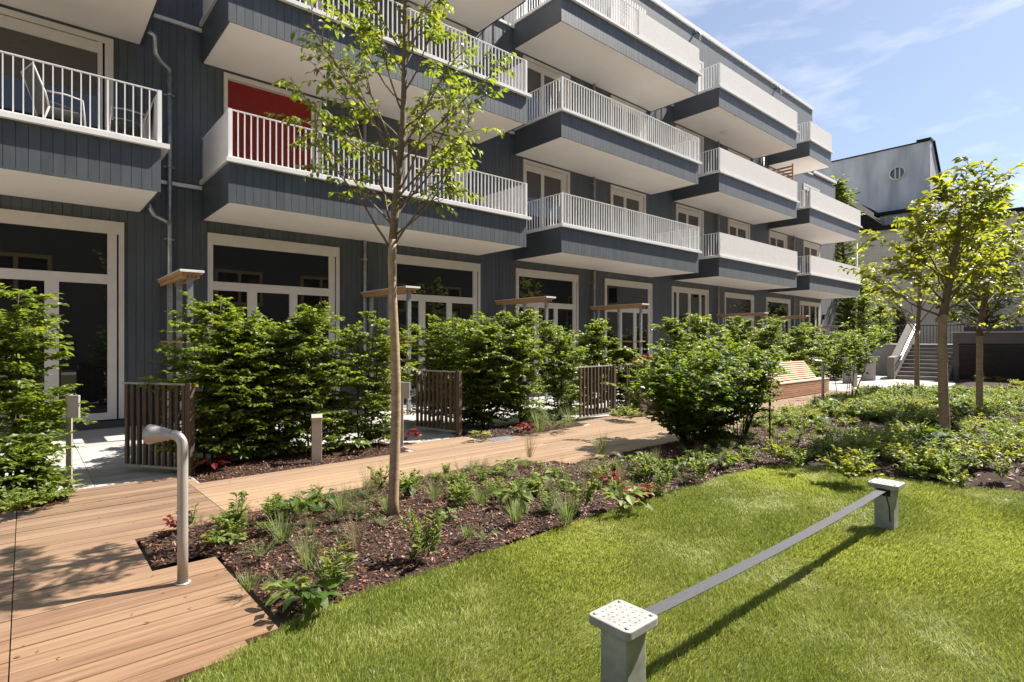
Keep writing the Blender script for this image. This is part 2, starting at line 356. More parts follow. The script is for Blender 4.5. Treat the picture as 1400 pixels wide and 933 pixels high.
HB = [[(-3.5, 7.27), (.33, 7.22), (.35, 7.9), (-3.5, 8.3)], [(1.54, 7.27), (4.3, 7.27), (4.4, 7.5), (4.4, 8.3), (1.6, 8.3)], [(5.74, 7.27), (8.2, 7.27), (8.4, 7.4), (8.45, 8.3), (5.74, 8.3)], [(9.9, 7.3), (20.3, 7.3), (20.3, 8.4), (9.9, 8.4)]]
for i, h in enumerate(HB): setp(mound(h, .09, .05, 'soil', M['soil'], base=.01, seed=11 + i), kind='structure')

# loose bark chips on the beds
def chips(polys, dens, name, smin, smax, seed):
    q = np.random.default_rng(seed); mb = MB()
    for poly, sd_, amp, base, dn in polys:
        P = np.array(poly); x0, y0 = P.min(0); x1, y1 = P.max(0); n = int((x1 - x0) * (y1 - y0) * dens * dn)
        x = q.uniform(x0, x1, n); y = q.uniform(y0, y1, n); k = inside(poly, x, y); x, y = x[k], y[k]
        vis = (y - .05 * x > -.5); x, y = x[vis], y[vis]; n = len(x)
        z = bed_h(poly, x, y, amp, base, sd_) + .006
        a = q.uniform(0, 6.28, n); tl = q.normal(0, .35, n)
        D = np.stack([np.cos(a), np.sin(a), tl], -1); N = np.stack([q.normal(0, .4, n), q.normal(0, .4, n), np.ones(n)], -1)
        mb.leaves(np.stack([x, y, z], -1), D, N, q.uniform(smin, smax, n), q.uniform(smin * .35, smax * .4, n), q.random(n), fold=.05, curl=0, simple=True)
    return setp(mb.build(name, M['chip']), kind='stuff')
chips([(BED_FRONT, 3, .06, 0, 1.0), (HB[0], 11, .05, .01, .8), (HB[1], 12, .05, .01, .8), (HB[2], 13, .05, .01, .6)], 2300, 'bark_mulch', .018, .052, 21)
chips([(BED_BACK, 5, .10, 0, 1.0)], 130, 'bark_mulch', .05, .10, 22)

# a few chips and dry leaves spilled on the boards
q_ = np.random.default_rng(91); mb_ = MB(); n_ = 170
ex = np.concatenate([q_.uniform(.2, 9, 110), q_.uniform(-.9, 1.1, 60)]); ey = np.concatenate([np.where(q_.random(110) < .5, 5.93 + np.abs(q_.normal(0, .12, 110)), 7.2 - np.abs(q_.normal(0, .12, 110))), q_.uniform(3.7, 7.1, 60)])
an = q_.uniform(0, 6.28, n_); mb_.leaves(np.stack([ex, ey, np.full(n_, .006)], -1), np.stack([np.cos(an), np.sin(an), q_.normal(0, .1, n_)], -1), np.tile([0, 0, 1.0], (n_, 1)), q_.uniform(.012, .04, n_), q_.uniform(.006, .018, n_), q_.random(n_), fold=.1, curl=0, simple=True)
setp(mb_.build('spilled_bark', M['chip']), kind='stuff')
# lawn blades
def grass(seed=31):
    q = np.random.default_rng(seed); mb = MB()
    n = 620000; x = q.uniform(-.3, 8.4, n); y = q.uniform(-.3, 3.5, n)
    k = inside(LAWN, x, y); x, y = x[k], y[k]
    edge = edge_dist(LAWN, x, y)
    dp = x * CA + y * SA; rr = x * SA - y * CA
    k = (dp > 2.1) & (np.abs(rr) < dp * .98 + .5) & (q.random(len(x)) < np.clip(1.15 * (3.0 / dp) ** .9, .2, 1)); x, y, dp = x[k], y[k], dp[k]; n = len(x)
    lay = np.clip(wob(x, y, 3.1, 41) * .8 + wob(x, y, 8, 42) * .6, -1, 1); pat = wob(x, y, 1.6, 43)
    h = (.030 + .014 * q.random(n) + .010 * wob(x, y, 9, 44) + .007 * wob(x, y, 21, 48)) * (1 + .25 * q.normal(0, 1, n).clip(-1, 2)); h = h.clip(.015, .10)
    flow = wob(x, y, 1.1, 45) * 3.2 + q.normal(0, .9, n); lean = (.35 + .45 * np.clip(lay, 0, 1) + .2 * q.random(n)) * h * 1.2
    w = np.clip(.0040 * (dp / 3.0) ** .8, .0034, .010); fa = q.uniform(0, 3.14, n)
    sx, sy = np.cos(fa) * w / 2, np.sin(fa) * w / 2; lx, ly = np.cos(flow) * lean, np.sin(flow) * lean
    z0 = np.full(n, -.02); hz = np.sqrt(np.clip(h ** 2 - (lean * .7) ** 2, (.4 * h) ** 2, None))
    V = np.stack([np.stack([x - sx, y - sy, z0], -1), np.stack([x + sx, y + sy, z0], -1),
                  np.stack([x + lx * .35 + sx * .8, y + ly * .35 + sy * .8, z0 + hz * .6], -1), np.stack([x + lx * .35 - sx * .8, y + ly * .35 - sy * .8, z0 + hz * .6], -1),
                  np.stack([x + lx, y + ly, z0 + hz], -1)], 1).reshape(-1, 3)
    b = np.arange(n)[:, None] * 5
    tn = .44 + .14 * pat + .15 * lay + q.normal(0, .2, n); st = q.random(n) < .03 + .55 * np.clip(wob(x, y, 5.5, 46) * .7 + wob(x, y, 2.1, 47) * .6 - .35, 0, 1); tn = np.where(st, q.uniform(.82, 1, n), np.clip(tn, .05, .84))
    mb.add(V, [b + [0, 1, 2, 3], b + [3, 2, 4]], np.repeat(tn, 5))
    return setp(mb.build('grass', M['grass']), kind='stuff')
grass()

# ------------------------------------------------------------------ apartment building
ZK = [4.18, 7.47, 10.77]; YF, YW = 11.0, 13.05; ZROOF = 15.36; XEND = 38.45; XTOP = 34.85
bld = thing('apartment_building', 'slate blue timber clad apartment building with rows of stacked white railed balconies', 'building', (0, 0, 0))
WIN = []                                   # x0, x1, z0, z1, style
L0 = [(-1.62, 1.44), (2.89, 5.78), (7.25, 10.13), (11.55, 14.42), (15.86, 18.78), (20.18, 23.08), (24.52, 27.43), (28.8, 31.73), (33.0, 35.98)]
for i, (a, b) in enumerate(L0): WIN.append((a, b, .16, 3.93, 'garden%d' % (2 if i == 0 else 1 if i in (5, 8) else 0), 0))
L1 = [(-1.9, 1.27), (3.2, 5.33), (7.55, 9.62), (11.86, 14.0), (16.2, 18.35), (20.5, 22.65), (24.86, 27.02), (29.14, 31.3), (33.5, 35.9)]
for i, (a, b) in enumerate(L1):
    WIN.append((a, b, 4.96, 7.40, 'wide' if i == 0 else 'red' if i == 1 else 'door', 1))
    if i > 0: WIN.append((a, b, 8.26, 10.69, 'door', 2))
for a, b in L1[3:7]: WIN.append((a, b, 11.56, 13.98, 'door', 3))
bands = [(.14, 4.80, XEND, 0), (4.885, 8.09, XEND, 1), (8.175, 11.39, XEND, 2), (11.475, 15.2, XTOP, 3)]
wall = MB(); BP = .14
for z0, z1, xe, lv in bands:
    ws = [w for w in WIN if w[5] == lv]
    x = -9.0
    while x < xe - .01:
        xb = min(x + BP - .007, xe); segs = [(x, xb, z0, z1)]
        for w in ws:
            out = []
            for a, b, c, d in segs:
                if b <= w[0] or a >= w[1]: out.append((a, b, c, d)); continue
                if a < w[0]: out.append((a, w[0], c, d)); a = w[0]
                if b > w[1]: out.append((w[1], b, c, d)); b = w[1]
                if d > w[3]: out.append((a, b, max(c, w[3] + .002), d))
                if w[2] > c + .02: out.append((a, b, c, w[2] - .002))
            segs = out
        tn = rng.random()
        for a, b, c, d in segs:
            if b - a > .004 and d - c > .01: wall.box(a, b, YW, YW + .022, c, d, tint=tn)
        x += BP
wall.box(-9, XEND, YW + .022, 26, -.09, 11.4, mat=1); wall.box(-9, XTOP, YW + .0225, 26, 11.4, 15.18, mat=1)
yb = YW + .03
while yb < 25.9:
    wall.box(XEND + .002, XEND + .024, yb, yb + BP - .007, .14, 11.4, tint=rng.random()); wall.box(XTOP + .002, XTOP + .024, yb, yb + BP - .007, 11.72, 15.18, tint=rng.random()); yb += BP
wall.build('wall', [M['clad'], M['clad_back']], bld)
s = MB(); s.box(-9, XEND, YW - .015, YW + .02, -.02, .13); s.build('plinth', M['clad_panel'], bld)
s = MB(); s.box(-9.1, XTOP + .08, YW - .07, 26.1, 15.185, ZROOF); s.build('roof_edge', M['white'], bld)
s = MB(); s.box(XTOP + .03, XEND + .08, YW - .07, 26.1, 11.56, 11.72); s.build('roof_edge', M['white'], bld)
for z in (4.803, 8.093, 11.393):
    s = MB(); s.box(-9, XEND if z < 11 else XTOP, YW - .045, YW + .02, z, z + .07); s.build('flashing', M['white'], bld)

def window(x0, x1, z0, z1, style, lv):
    f = MB(); p = MB(); bl = None; yf = YW - .045; yb = YW + .018
    def bar(a, b, c, d, dy=0.0): f.box(a, b, yf + dy, yb, c, d)
    w = x1 - x0
    if style.startswith('garden'):
        bar(x0, x0 + .10, z0, z1); bar(x1 - .085, x1, z0, z1); bar(x1 - .26, x1 - .115, z0, z1 - .1, .012); bar(x0 + .1, x1 - .085, z1 - .24, z1, .004); f.box(x1 - .115, x1 - .085, YW + .005, yb, z0, z1 - .24, mat=1)
        bar(x0 + .1, x1 - .26, z0, z0 + .13, .012)
        A, B = x0 + .1, x1 - .26
        if style[-1] == '1':
            m = [(.10, .16), (.45, .52), (.80, .86)]; zt = None
        elif style[-1] == '2': m = [(.66, .735)]; zt = 2.82
        else: m = [(.27, .35), (.63, .70)]; zt = 2.82
        if zt: bar(A, B, zt - .09, zt + .09, .012)
        for a, b in m: bar(A + (B - A) * a, A + (B - A) * b, z0 + .13, (zt - .09) if zt else z1 - .24, .012)
        p.box(A, B, YW + .004, YW + .016, z0 + .13, z1 - .24)
    else:
        bar(x0, x0 + .075, z0, z1); bar(x1 - .13, x1, z0, z1); bar(x1 - .42 if style == 'door' else x1 - .24, x1 - .165, z0, z1 - .11, .014)
        bar(x0 + .075, x1 - .13, z1 - .11, z1, .006); bar(x0 + .075, x1 - .165, z1 - .33 if style != 'red' else z1 - .14, z1 - .125, .016); f.box(x1 - .165, x1 - .13, YW + .005, yb, z0, z1 - .11, mat=1)
        A, B = x0 + .075, x1 - (.42 if style == 'door' else .24); zt = z1 - (.33 if style != 'red' else .14)
        bar(A, B, z0, z0 + .11, .014)
        if style == 'door': bar(A + (B - A) * .43, A + (B - A) * .51, z0 + .11, zt, .014); bar(A, A + .06, z0 + .11, zt, .014)
        p.box(A, B, YW + .004, YW + .016, z0 + .11, zt)
        bl = MB()
        if style == 'red':
            bl.box(A + .01, B - .01, YW - .006, YW + .002, z0 + .12, zt); bl = (bl, 'blind_red')
        elif rng.random() < .75 or style == 'wide': bl.box(A + .01, B - .01, YW + .0, YW + .003, zt - (zt - z0) * rng.uniform(.3, .5), zt); bl = (bl, 'blind')
        else: bl = None
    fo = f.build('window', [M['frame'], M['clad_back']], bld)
    p.build('pane', M['glass'], fo)
    if bl: bl[0].build('blind', M[bl[1]], fo)
for w in WIN: window(*w)

# balconies
BX = [(-7.2, 1.73), (2.78, 10.12), (11.48, 18.78), (20.28, 27.5), (29.04, 36.25)]
FP = .142
def balcony(b, lv):
    x0, x1 = BX[b]; z = ZK[lv]
    if b == 4 and lv == 2: x1 = 31.85
    m = MB(); x = x0; zt = z + .72
    while x < x1 - .01:
        m.box(x, min(x + FP - .006, x1), YF, YF + .022, z - .012, zt, tint=rng.random()); x += FP
    m.box(x0, x0 + .022, YF + .024, YW - .001, z - .012, zt, mat=1); m.box(x1 - .022, x1, YF + .024, YW - .001, z - .012, zt, mat=1)
    m.box(x0 + .024, x1 - .024, YF + .026, YW - .001, z + .05, zt - .03, mat=2)
    o = m.build('balcony', [M['clad'], M['clad_panel'], M['clad_back']], bld)
    s = MB(); s.box(x0 + .035, x1 - .035, YF + .04, YW - .003, z, z + .05); s.build('soffit', M['soffit'], o)
    r = MB(); oh, oe = .085, .12
    r.box(x0 - .05, x1 + oe, YF - oh, YF + .12, zt, zt + .08); r.box(x0 - .05, x0 + .12, YF + .12, YW - .05, zt, zt + .08); r.box(x1 - .12, x1 + oe, YF + .12, YW - .05, zt, zt + .08)
    r.box(x0 + .12, x1 - .12, YF + .12, YW - .05, zt - .03, zt + .03); r.build('rim', M['white'], o)
    zb, zr = zt + .10, z + 1.69; ra = MB(); yr = YF + .0
    solidL = b == 1; solidR = b in (0, 1)
    ra.box(x0, x1, yr - .022, yr + .022, zr - .016, zr); ra.box(x0, x1, yr - .02, yr + .02, zb, zb + .014)
    n = int((x1 - x0 - .1) / .113); step = (x1 - x0 - .1) / n
    for i in range(n + 1):
        xc = x0 + .05 + i * step; big = i % 12 == 0
        ra.box(xc - (.008 if not big else .012), xc + (.008 if not big else .012), yr - .018, yr + .018, zt + .08 if big else zb + .014, zr - .016)
    for xs, solid in ((x0, solidL), (x1 - .04, solidR)):
        ra.box(xs - .01, xs + .05, yr - .03, yr + .03, zt + .08, zr + .004)
        ra.box(xs, xs + .04, yr + .03, YW - .05, zr - .016, zr)
        if not solid:
            ra.box(xs, xs + .04, yr + .03, YW - .05, zb, zb + .014)
            k = int((YW - yr - .1) / .113)
            for i in range(1, k + 1): ra.box(xs + .004, xs + .036, yr + i * .113 - .007, yr + i * .113 + .007, zb + .014, zr - .016)
    ra.build('railing', M['white'], o)
    for xs, solid in ((x0, solidL), (x1 - .04, solidR)):
        if solid: q = MB(); q.box(xs + .012, xs + .028, yr + .032, YW - .06, zb - .01, zr - .017); q.build('side_panel', M['white'], o)
    if b >= 3 or (b == 2 and lv == 2):
        a = x0 + .03 if b >= 3 else x0 + 3.6
        q = MB(); q.box(a, x1 - .0, yr - .034, yr - .026, zb - .012, zr - .002); q.build('privacy_screen', M['screen'], o)
    if b == 3 and lv == 2:
        q = MB(); th = np.linspace(0, 2 * np.pi, 20, endpoint=False); xc, yc = 23.0, 12.2
        q.prism([(xc + .16 * math.cos(t), yc + .16 * math.sin(t)) for t in th], z - .07, z - .001); q.build('ceiling_lamp', M['white'], o)
for b in range(5):
    for lv in range(3):
        if b == 0 and lv == 2: continue
        balcony(b, lv)

def downpipe(X, z0, z1, extra=None, y=YW - .09):
    q = MB(); q.tube([(X, y, z0), (X, y, z1)], .042, 10)
    z = z0 + .8
    while z < z1 - .2: q.tube([(X, y, z - .02), (X, y, z + .02)], .052, 10); q.box(X - .09, X + .09, y + .03, YW, z - .012, z + .012); z += 1.45
    if extra:
        for path in extra: q.tube(path, .042, 10)
    q.build('downpipe', M['galv'], bld)
px = 2.19
downpipe(px, .0, 7.02, [[(px, YW - .09, 7.02), (px - .02, YW - .14, 7.09), (px - .2, YW - .3, 7.14), (px - .3, YW - .45, 7.2), (px - .33, YW - .6, 7.45), (px - .45, YW - .62, 7.5)],
                        [(px, YW - .09, 4.0), (px - .12, YW - .16, 4.06), (px - .3, YW - .3, 4.1), (px - .42, YW - .4, 4.3)]])
for X, zz in ((6.42, [(0, 4.17), (4.98, 7.46)]), (15.2, [(0, 4.17), (4.98, 7.46), (8.27, 10.76)]), (23.85, [(0, 4.17), (4.98, 7.46), (8.27, 10.76)]), (32.1, [(0, 4.17), (4.98, 7.46)]), (28.35, [(8.27, 11.3)])):
    for a, b in zz: downpipe(X, a, b)
q = MB(); q.tube([(36.2, YF + .15, .1), (36.2, YF + .15, 7.46)], .05, 8); q.build('corner_post', M['white'], bld)
for X in (21.9, 29.9):
    q = MB(); q.tube([(X, YW, 15.0), (X, YW - .2, 15.0), (X, YW - .3, 14.9), (X, YW - .3, 14.6)], .05, 8); q.build('roof_spout', M['galv'], bld)
q = MB(); q.box(36.35, 36.5, YW - .09, YW, 2.95, 3.2); q.box(36.32, 36.53, YW - .2, YW - .0, 3.2, 3.24); q.build('wall_lamp', M['roof_dark'], bld)

# building across the garden (seen mirrored in the panes)
opp = thing('facing_building', 'dark clad building with ochre windows across the garden, mirrored in the ground floor panes', 'building', (0, 0, 0))
q = MB(); q.box(-30, 60, -30, -17, -.09, 15); q.build('wall', M['opp'], opp)
for i in range(14):
    for z in (.6, 4.2, 7.6, 11):
        x = -26 + i * 6; f = MB(); f.box(x, x + 3.2, -16.99, -16.9, z, z + .22); f.box(x, x + 3.2, -16.99, -16.9, z + 2.3, z + 2.52); f.box(x, x + .2, -16.99, -16.9, z + .22, z + 2.3); f.box(x + 3.0, x + 3.2, -16.99, -16.9, z + .22, z + 2.3); f.box(x + 1.5, x + 1.7, -16.99, -16.9, z + .22, z + 2.3)
        if z < 4.5: fo = f.build('window', M['yellowframe'], opp); g_ = MB(); g_.box(x + .2, x + 3.0, -16.98, -16.95, z + .22, z + 2.3); g_.build('pane', M['glass'], fo)

# ------------------------------------------------------------------ garden structures
def yatX(u, X):
    d = ray(u, 467); return d[1] * X / d[0]
# plank canopies between the terraces
def canopy_parts(root):
    q = MB(); q.box(-.16, .16, -2.2, .0, 2.80, 2.86); q.box(-.13, -.10, -2.14, -.02, 2.74, 2.80); q.box(.10, .13, -2.14, -.02, 2.74, 2.80); q.build('roof_board', M['larch_fresh'], root, bevel=.004)
    q = MB(); q.box(-.185, .185, -2.24, .0, 2.862, 2.872); q.box(-.185, .185, -2.243, -2.235, 2.83, 2.862); q.build('metal_cover', M['white'], root)
    for y in (-2.05, -1.15, -.25):
        q = MB(); q.box(-.045, .045, y - .03, y + .03, 0, 2.80); q.build('post', M['galv'], root, bevel=.003)
    for z in (1.62, .85):
        q = MB(); q.box(-.14, .14, -2.12, -.1, z, z + .035); q.build('shelf', M['larch_fresh'], root, bevel=.003)
CL = ['narrow plank canopy against the wall by the slatted gate nearest the speaking tube',
      'narrow plank canopy seen directly behind the slender tree trunk',
      'narrow plank canopy over the hedge left of the second downpipe',
      'narrow plank canopy with its lower shelf showing above the crimson leaved shrub',
      'narrow plank canopy over the hedge above the large rounded shrub',
      'narrow plank canopy in front of the eighth ground floor window',
      'farthest plank canopy, standing at the pale end wall of the building']
pc = None
for i, k in enumerate((0, 1, 2, 3, 5, 6, 7)):
    loc = (2.16 + 4.348 * k, YW - .02, 0)
    if pc is None: pc = thing('plank_canopy', CL[0], 'canopy', loc, 0, 'plank canopies dividing the terraces'); canopy_parts(pc); o = pc
    else: o = copy_tree(pc)
    o.location = loc; o['label'] = CL[i]
    if k == 7:
        for c in o.children:
            c.scale = (1, 1, .86) if not c.name.startswith('x') else c.scale

# slatted gates
def gate(post, end, label, flip=False):
    d = np.array(end[:2]) - np.array(post[:2]); L = float(np.hypot(*d)); t = thing('slatted_gate', label, 'gate', (post[0], post[1], 0), math.atan2(d[1], d[0]), 'slatted wooden garden gates')
    q = MB(); q.box(-.04, .04, -.04, .04, 0, 1.13); q.build('post', M['gatewood'], t, bevel=.004)
    q = MB(); n = 10
    for i in range(n):
        x = .09 + (L - .16) * i / (n - 1); q.box(x - .021, x + .021, -.018, .018, .09, 1.10, tint=rng.random())
    q.build('slat_panel', M['gatewood'], t, bevel=.002)
    for za, zb, w_ in ((1.102, 1.125, .012), (.06, .088, .022)):
        q = MB(); q.box(.06, L, -w_, w_, za, zb); q.build('rail', M['steel_post'], t)
    q = MB(); q.box(L - .12, L - .02, -.05, -.02, .96, 1.06); q.tube([(L - .1, -.05, 1.0), (L - .1, -.09, 1.0), (L + .0, -.09, 1.0)], .009, 8); q.build('latch', M['galv'], t, bevel=.002)
    return t
e1 = at(168, 636, .07); gate((1.53, 7.78), e1, 'slatted wooden gate standing open behind the speaking tube')
e2 = at(567, 584, .07); gate((5.67, 7.89), e2, 'slatted wooden gate standing open just right of the slender tree trunk')
gate((9.80, 7.80), (8.53, 7.70), 'closed slatted wooden gate at the grassy clump beside the deck')
gate((11.55, 8.25), (10.42, 7.95), 'slatted wooden gate mostly hidden behind the large rounded shrub')

# doorbell posts and bollard lights
def bell_post(loc, h, label):
    t = thing('doorbell_post', label, 'post', loc, R(-38), 'steel doorbell posts at the gates')
    q = MB(); q.box(-.03, .03, -.012, .012, 0, h); q.box(-.07, .07, -.06, .06, 0, .008); q.build('post', M['steel_post'], t, bevel=.002)
    q = MB(); q.box(.0, .13, -.045, -.013, h - .26, h - .01); q.build('bell_box', M['steel_post'], t, bevel=.004)
bell_post((.37, 7.9, 0), 1.06, 'slim steel doorbell post beside the loose leafy shrub at the deck edge')
bell_post((4.41, 7.66, 0), 1.02, 'slim steel doorbell post just right of the slender tree trunk')
bp = thing('bollard_light', 'short grey bollard light standing in bark before the hedge', 'bollard', (2.97, 7.41, 0), R(-20), 'grey bollard lights along the deck')
q = MB(); q.box(-.065, .065, -.04, .04, 0, .60); q.build('post', M['steel_post'], bp, bevel=.004)
q = MB(); q.add([(-.07, -.09, .60), (.07, -.09, .60), (.07, .045, .60), (-.07, .045, .60), (-.07, -.09, .625), (.07, -.09, .625), (.07, .045, .66), (-.07, .045, .66)], MB.BOXF); q.build('lamp_head', M['steel_post'], bp, bevel=.003)
for loc, lb in (((10.2, 7.29, 0), 'grey bollard light at the hidden gate beside the large rounded shrub'), ((22.4, 6.95, 0), 'grey bollard light in front of the grey concrete slabs')):
    o = copy_tree(bp); o.location = loc; o['label'] = lb

# speaking tubes
def speaking_tube(loc, label, h=1.03, ang=None):
    t = thing('speaking_tube', label, 'speaking tube', loc, ang, 'metal speaking tubes for children')
    q = MB(); a = np.linspace(0, np.pi / 2, 9); rb = .075
    path = [(0, 0, 0), (0, 0, .3), (0, 0, h - rb - .02)] + [(rb * (1 - np.cos(x)), 0, h - rb - .02 + rb * np.sin(x)) for x in a[1:]]
    q.tube(path, .033, 18); q.tube([(0, 0, 0), (0, 0, .006)], .05, 18); q.build('pipe', M['tube'], t)
    e = np.array(path[-1]); d = np.array([math.sin(a[-1]), 0, math.cos(a[-1])]); q = MB()
    prof = [(0, .033), (.01, .0325), (.06, .044), (.12, .0575), (.168, .068), (.170, .066), (.12, .0545), (.03, .031)]
    q.tube([e + d * x for x, r in prof], [r for x, r in prof], 20, cap=False); q.build('horn', M['tube'], t)
    q = MB(); q.tube([e + d * .03, e + d * .034], .0305, 20); q.build('horn_throat', M['roof_dark'], t)
speaking_tube((.81, 4.34, 0), 'bent metal speaking tube with flared horn standing on the wooden deck', 1.03, math.atan2(.658, -.753) - .1)
speaking_tube((14.94, 5.35, .06), 'bent metal speaking tube beside the young tree in front of the bench', 1.10, math.atan2(.658, -.753))

# slackline
def sl_post(loc, label):
    t = thing('slackline_post', label, 'post', loc, 0, 'galvanised slackline posts on the lawn')
    q = MB(); w = .075
    q.box(-w, w, -w, w, -.05, .355); b = q.build('body', M['galv_dull'], t, bevel=.012)
    q = MB(); s_ = .118; c = .028; pts = []
    for cx, cy, a0 in ((s_ - c, s_ - c, 0), (-s_ + c, s_ - c, 90), (-s_ + c, -s_ + c, 180), (s_ - c, -s_ + c, 270)):
        for j in range(6): pts.append((cx + c * math.cos(R(a0 + 18 * j)), cy + c * math.sin(R(a0 + 18 * j))))
    q.prism(pts, .356, .398)
    cap = q.build('cap', M['galv_cap'], t, bevel=.006)
    q = MB()
    for i in range(6):
        for j in range(6):
            x, y = (i - 2.5) * .033 + rng.normal(0, .003), (j - 2.5) * .033 + rng.normal(0, .003); a = R(45) if (i + j) % 2 else R(-45)
            x += rng.normal(0, .002); q.bar((x - .006 * math.cos(a), y - .006 * math.sin(a), .3985), (x + .006 * math.cos(a), y + .006 * math.sin(a), .3985), .0045, .0035)
    q.build('tread_pattern', M['galv_cap'], cap)
    q = MB()
    for x in (-.09, .09):
        for y in (-.09, .09): q.tube([(x, y, .398), (x, y, .403)], .008, 8)
    q.build('bolt', M['galv_dull'], cap)
    return t
M['galv_cap'] = surf('worn_steel_plate', (.25, .24, .225), (.36, .345, .325), .6, 7, b=.4, bd=.003, metal=.1, lo=.3, hi=.7)
pn = sl_post((2.06, 1.585, 0), 'near galvanised slackline post with a worn tread plate cap')
pf = sl_post((5.76, 1.54, 0), 'far galvanised slackline post with the ratchet end of the strap')
q = MB(); q.box(-.082, -.076, -.05, .05, .29, .345); q.build('slot_plate', M['roof_dark'], pf)
st = MB(); n = 24
for i in range(n):
    a = i / n; b = (i + 1) / n
    za, zb = [.345 - .07 * 4 * x * (1 - x) * .35 for x in (a, b)]
    xa, xb = 2.135 + (5.684 - 2.135) * a, 2.135 + (5.684 - 2.135) * b; ya, yb_ = 1.584 - .044 * a, 1.584 - .044 * b
    w = .0375
    st.add([(xa, ya - w, za), (xa, ya + w, za), (xb, yb_ + w, zb), (xb, yb_ - w, zb), (xa, ya - w, za + .004), (xa, ya + w, za + .004), (xb, yb_ + w, zb + .004), (xb, yb_ - w, zb + .004)],
           np.array([[0, 1, 2, 3], [4, 7, 6, 5], [0, 3, 7, 4], [1, 5, 6, 2]]))
strap = st.build('slackline', M['strap']); setp(strap, 'long dark woven strap stretched between the two lawn posts', 'slackline')
q = MB(); q.tube([(5.60, 1.50, .33), (5.58, 1.47, .22), (5.585, 1.465, .10)], .006, 6); q.build('strap_tail', M['strap'], strap)

# bench by the path
bn = thing('wooden_bench', 'long wooden slatted bench with sloping back beside the hedge', 'bench', (0, 0, 0))
q = MB()
for i in range(7): q.box(14.6, 19.65, 6.84, 6.875, .02 + i * .057, .02 + i * .057 + .046, tint=rng.random())
for i in range(7): q.box(19.615, 19.65, 6.876, 7.55, .02 + i * .057, .02 + i * .057 + .046, tint=rng.random())
q.build('base', M['benchbase'], bn, bevel=.003)
q = MB(); q.box(14.65, 19.6, 6.88, 7.6, .0, .40); q.build('core', M['clad_back'], bn)
q = MB()
for i in range(5): q.box(14.6, 19.66, 6.83 + i * .08, 6.83 + i * .08 + .07, .42, .455, tint=rng.random())
q.build('seat', M['benchwood'], bn, bevel=.004)
q = MB()
for i in range(9):
    t_ = i / 8; y = 7.14 + .30 * t_; z = .50 + .48 * t_
    q.bar((14.6, y, z), (19.3 - .12 * t_, y, z), .045, .035, up=(0, -.84, .54), tint=rng.random())
q.build('backrest', M['benchwood'], bn, bevel=.003)
q = MB(); q.add([(19.24, 7.16, .456), (19.24, 7.62, .456), (19.14, 7.62, .98), (19.14, 7.47, .98), (14.6, 7.16, .456), (14.6, 7.62, .456), (14.6, 7.62, .98), (14.6, 7.47, .98)], np.array([[0, 3, 2, 1], [4, 5, 6, 7], [0, 1, 5, 4], [1, 2, 6, 5], [2, 3, 7, 6], [3, 0, 4, 7]])); q.build('back_panel', M['gatewood'], bn)

for x, y, lb in ((24.4, 7.75, 'grey concrete slab standing behind the bollard light'), (26.6, 7.75, 'grey concrete slab standing nearest the stairs')):
    o_ = MB(); o_.box(-.24, .24, -.09, .09, -.02, 1.0); o = o_.build('concrete_slab', M['concrete'], bevel=.012); o.location = (x, y, 0); o.rotation_euler = (0, 0, R(-50)); setp(o, lb, 'concrete slab', 'grey concrete slabs by the stairs')
dc = MB(); dc.box(-.26, .26, -.16, .16, -.004, .004); o = dc.build('drain_cover', M['galv'], bevel=.002); o.location = (6.05, 7.2, .002); setp(o, 'flat grey drain cover set into the deck edge before the hedge', 'drain cover')
ht = MB(); ht.tube([(10.2, 2.05, .09), (10.6, 1.9, .10), (11.2, 1.62, .11), (11.9, 1.3, .11), (12.3, 1.0, .1)], .013, 6); setp(ht.build('garden_hose', M['plastic_red']), 'thin red hose lying on the bark behind the tall right tree', 'hose')
o_ = MB(); o_.tube([(0, 0, 0), (0, 0, .62)], .012, 8); o_.tube([(0, 0, .62), (0, 0, .68)], .02, 8); o = o_.build('irrigation_stake', M['roof_dark']); o.location = (8.75, 3.9, .02); setp(o, 'thin dark stake at the lawn corner in front of the rounded shrub', 'stake')

M['stairstone'] = surf('shaded_stair_concrete', (.14, .125, .112), (.22, .20, .18), .85, 1.6, b=.2)  # darker copy of the concrete; tree and wall shade put into the colour
# stairs and retaining wall
SX = 28.4
stp = thing('concrete_stairs', 'pale concrete stairs climbing behind the right hand trees', 'stairs', (0, 0, 0))
q = MB()
for i in range(9): q.box(SX + i * .31, SX + 3.2, 5.42, 7.22, i * .167 if i else -.09, (i + 1) * .167 - .002)
q.build('steps', M['stairstone'], stp, bevel=.01)
q = MB(); prof = [(SX - .25, -.09), (SX + 3.4, -.09), (SX + 3.4, 2.45), (SX + 2.75, 2.45), (SX + .35, 1.0), (SX - .25, .95)]
q.add([(x, 7.23, z) for x, z in prof] + [(x, 7.50, z) for x, z in prof], [np.arange(6), np.arange(6, 12)[::-1]] + [np.array([i, i + 6, (i + 1) % 6 + 6, (i + 1) % 6]) for i in range(6)]); q.build('side_wall', M['stairstone'], stp, bevel=.01)
for dz in (.0, .2):
    q = MB(); q.tube([(SX + .1, 7.16, .72 + dz), (SX + .5, 7.16, .86 + dz), (SX + 2.8, 7.16, 2.26 + dz), (SX + 3.2, 7.16, 2.3 + dz)], .022, 8); q.build('handrail', M['galv'], stp)
rt = thing('retaining_wall', 'long dark retaining wall with a wide louvered grille at right', 'wall', (0, 0, 0))
q = MB(); q.box(29.1, 29.4, -16, 5.40, -.09, 1.98); q.box(29.4, 31.6, 5.15, 5.40, -.09, 1.98); q.build('wall', M['darkwall'], rt)
q = MB(); q.box(29.05, 29.45, -16, 5.45, 1.98, 2.04); q.build('coping', M['concrete'], rt)
q = MB(); ya = yatX(1311, 29.08)
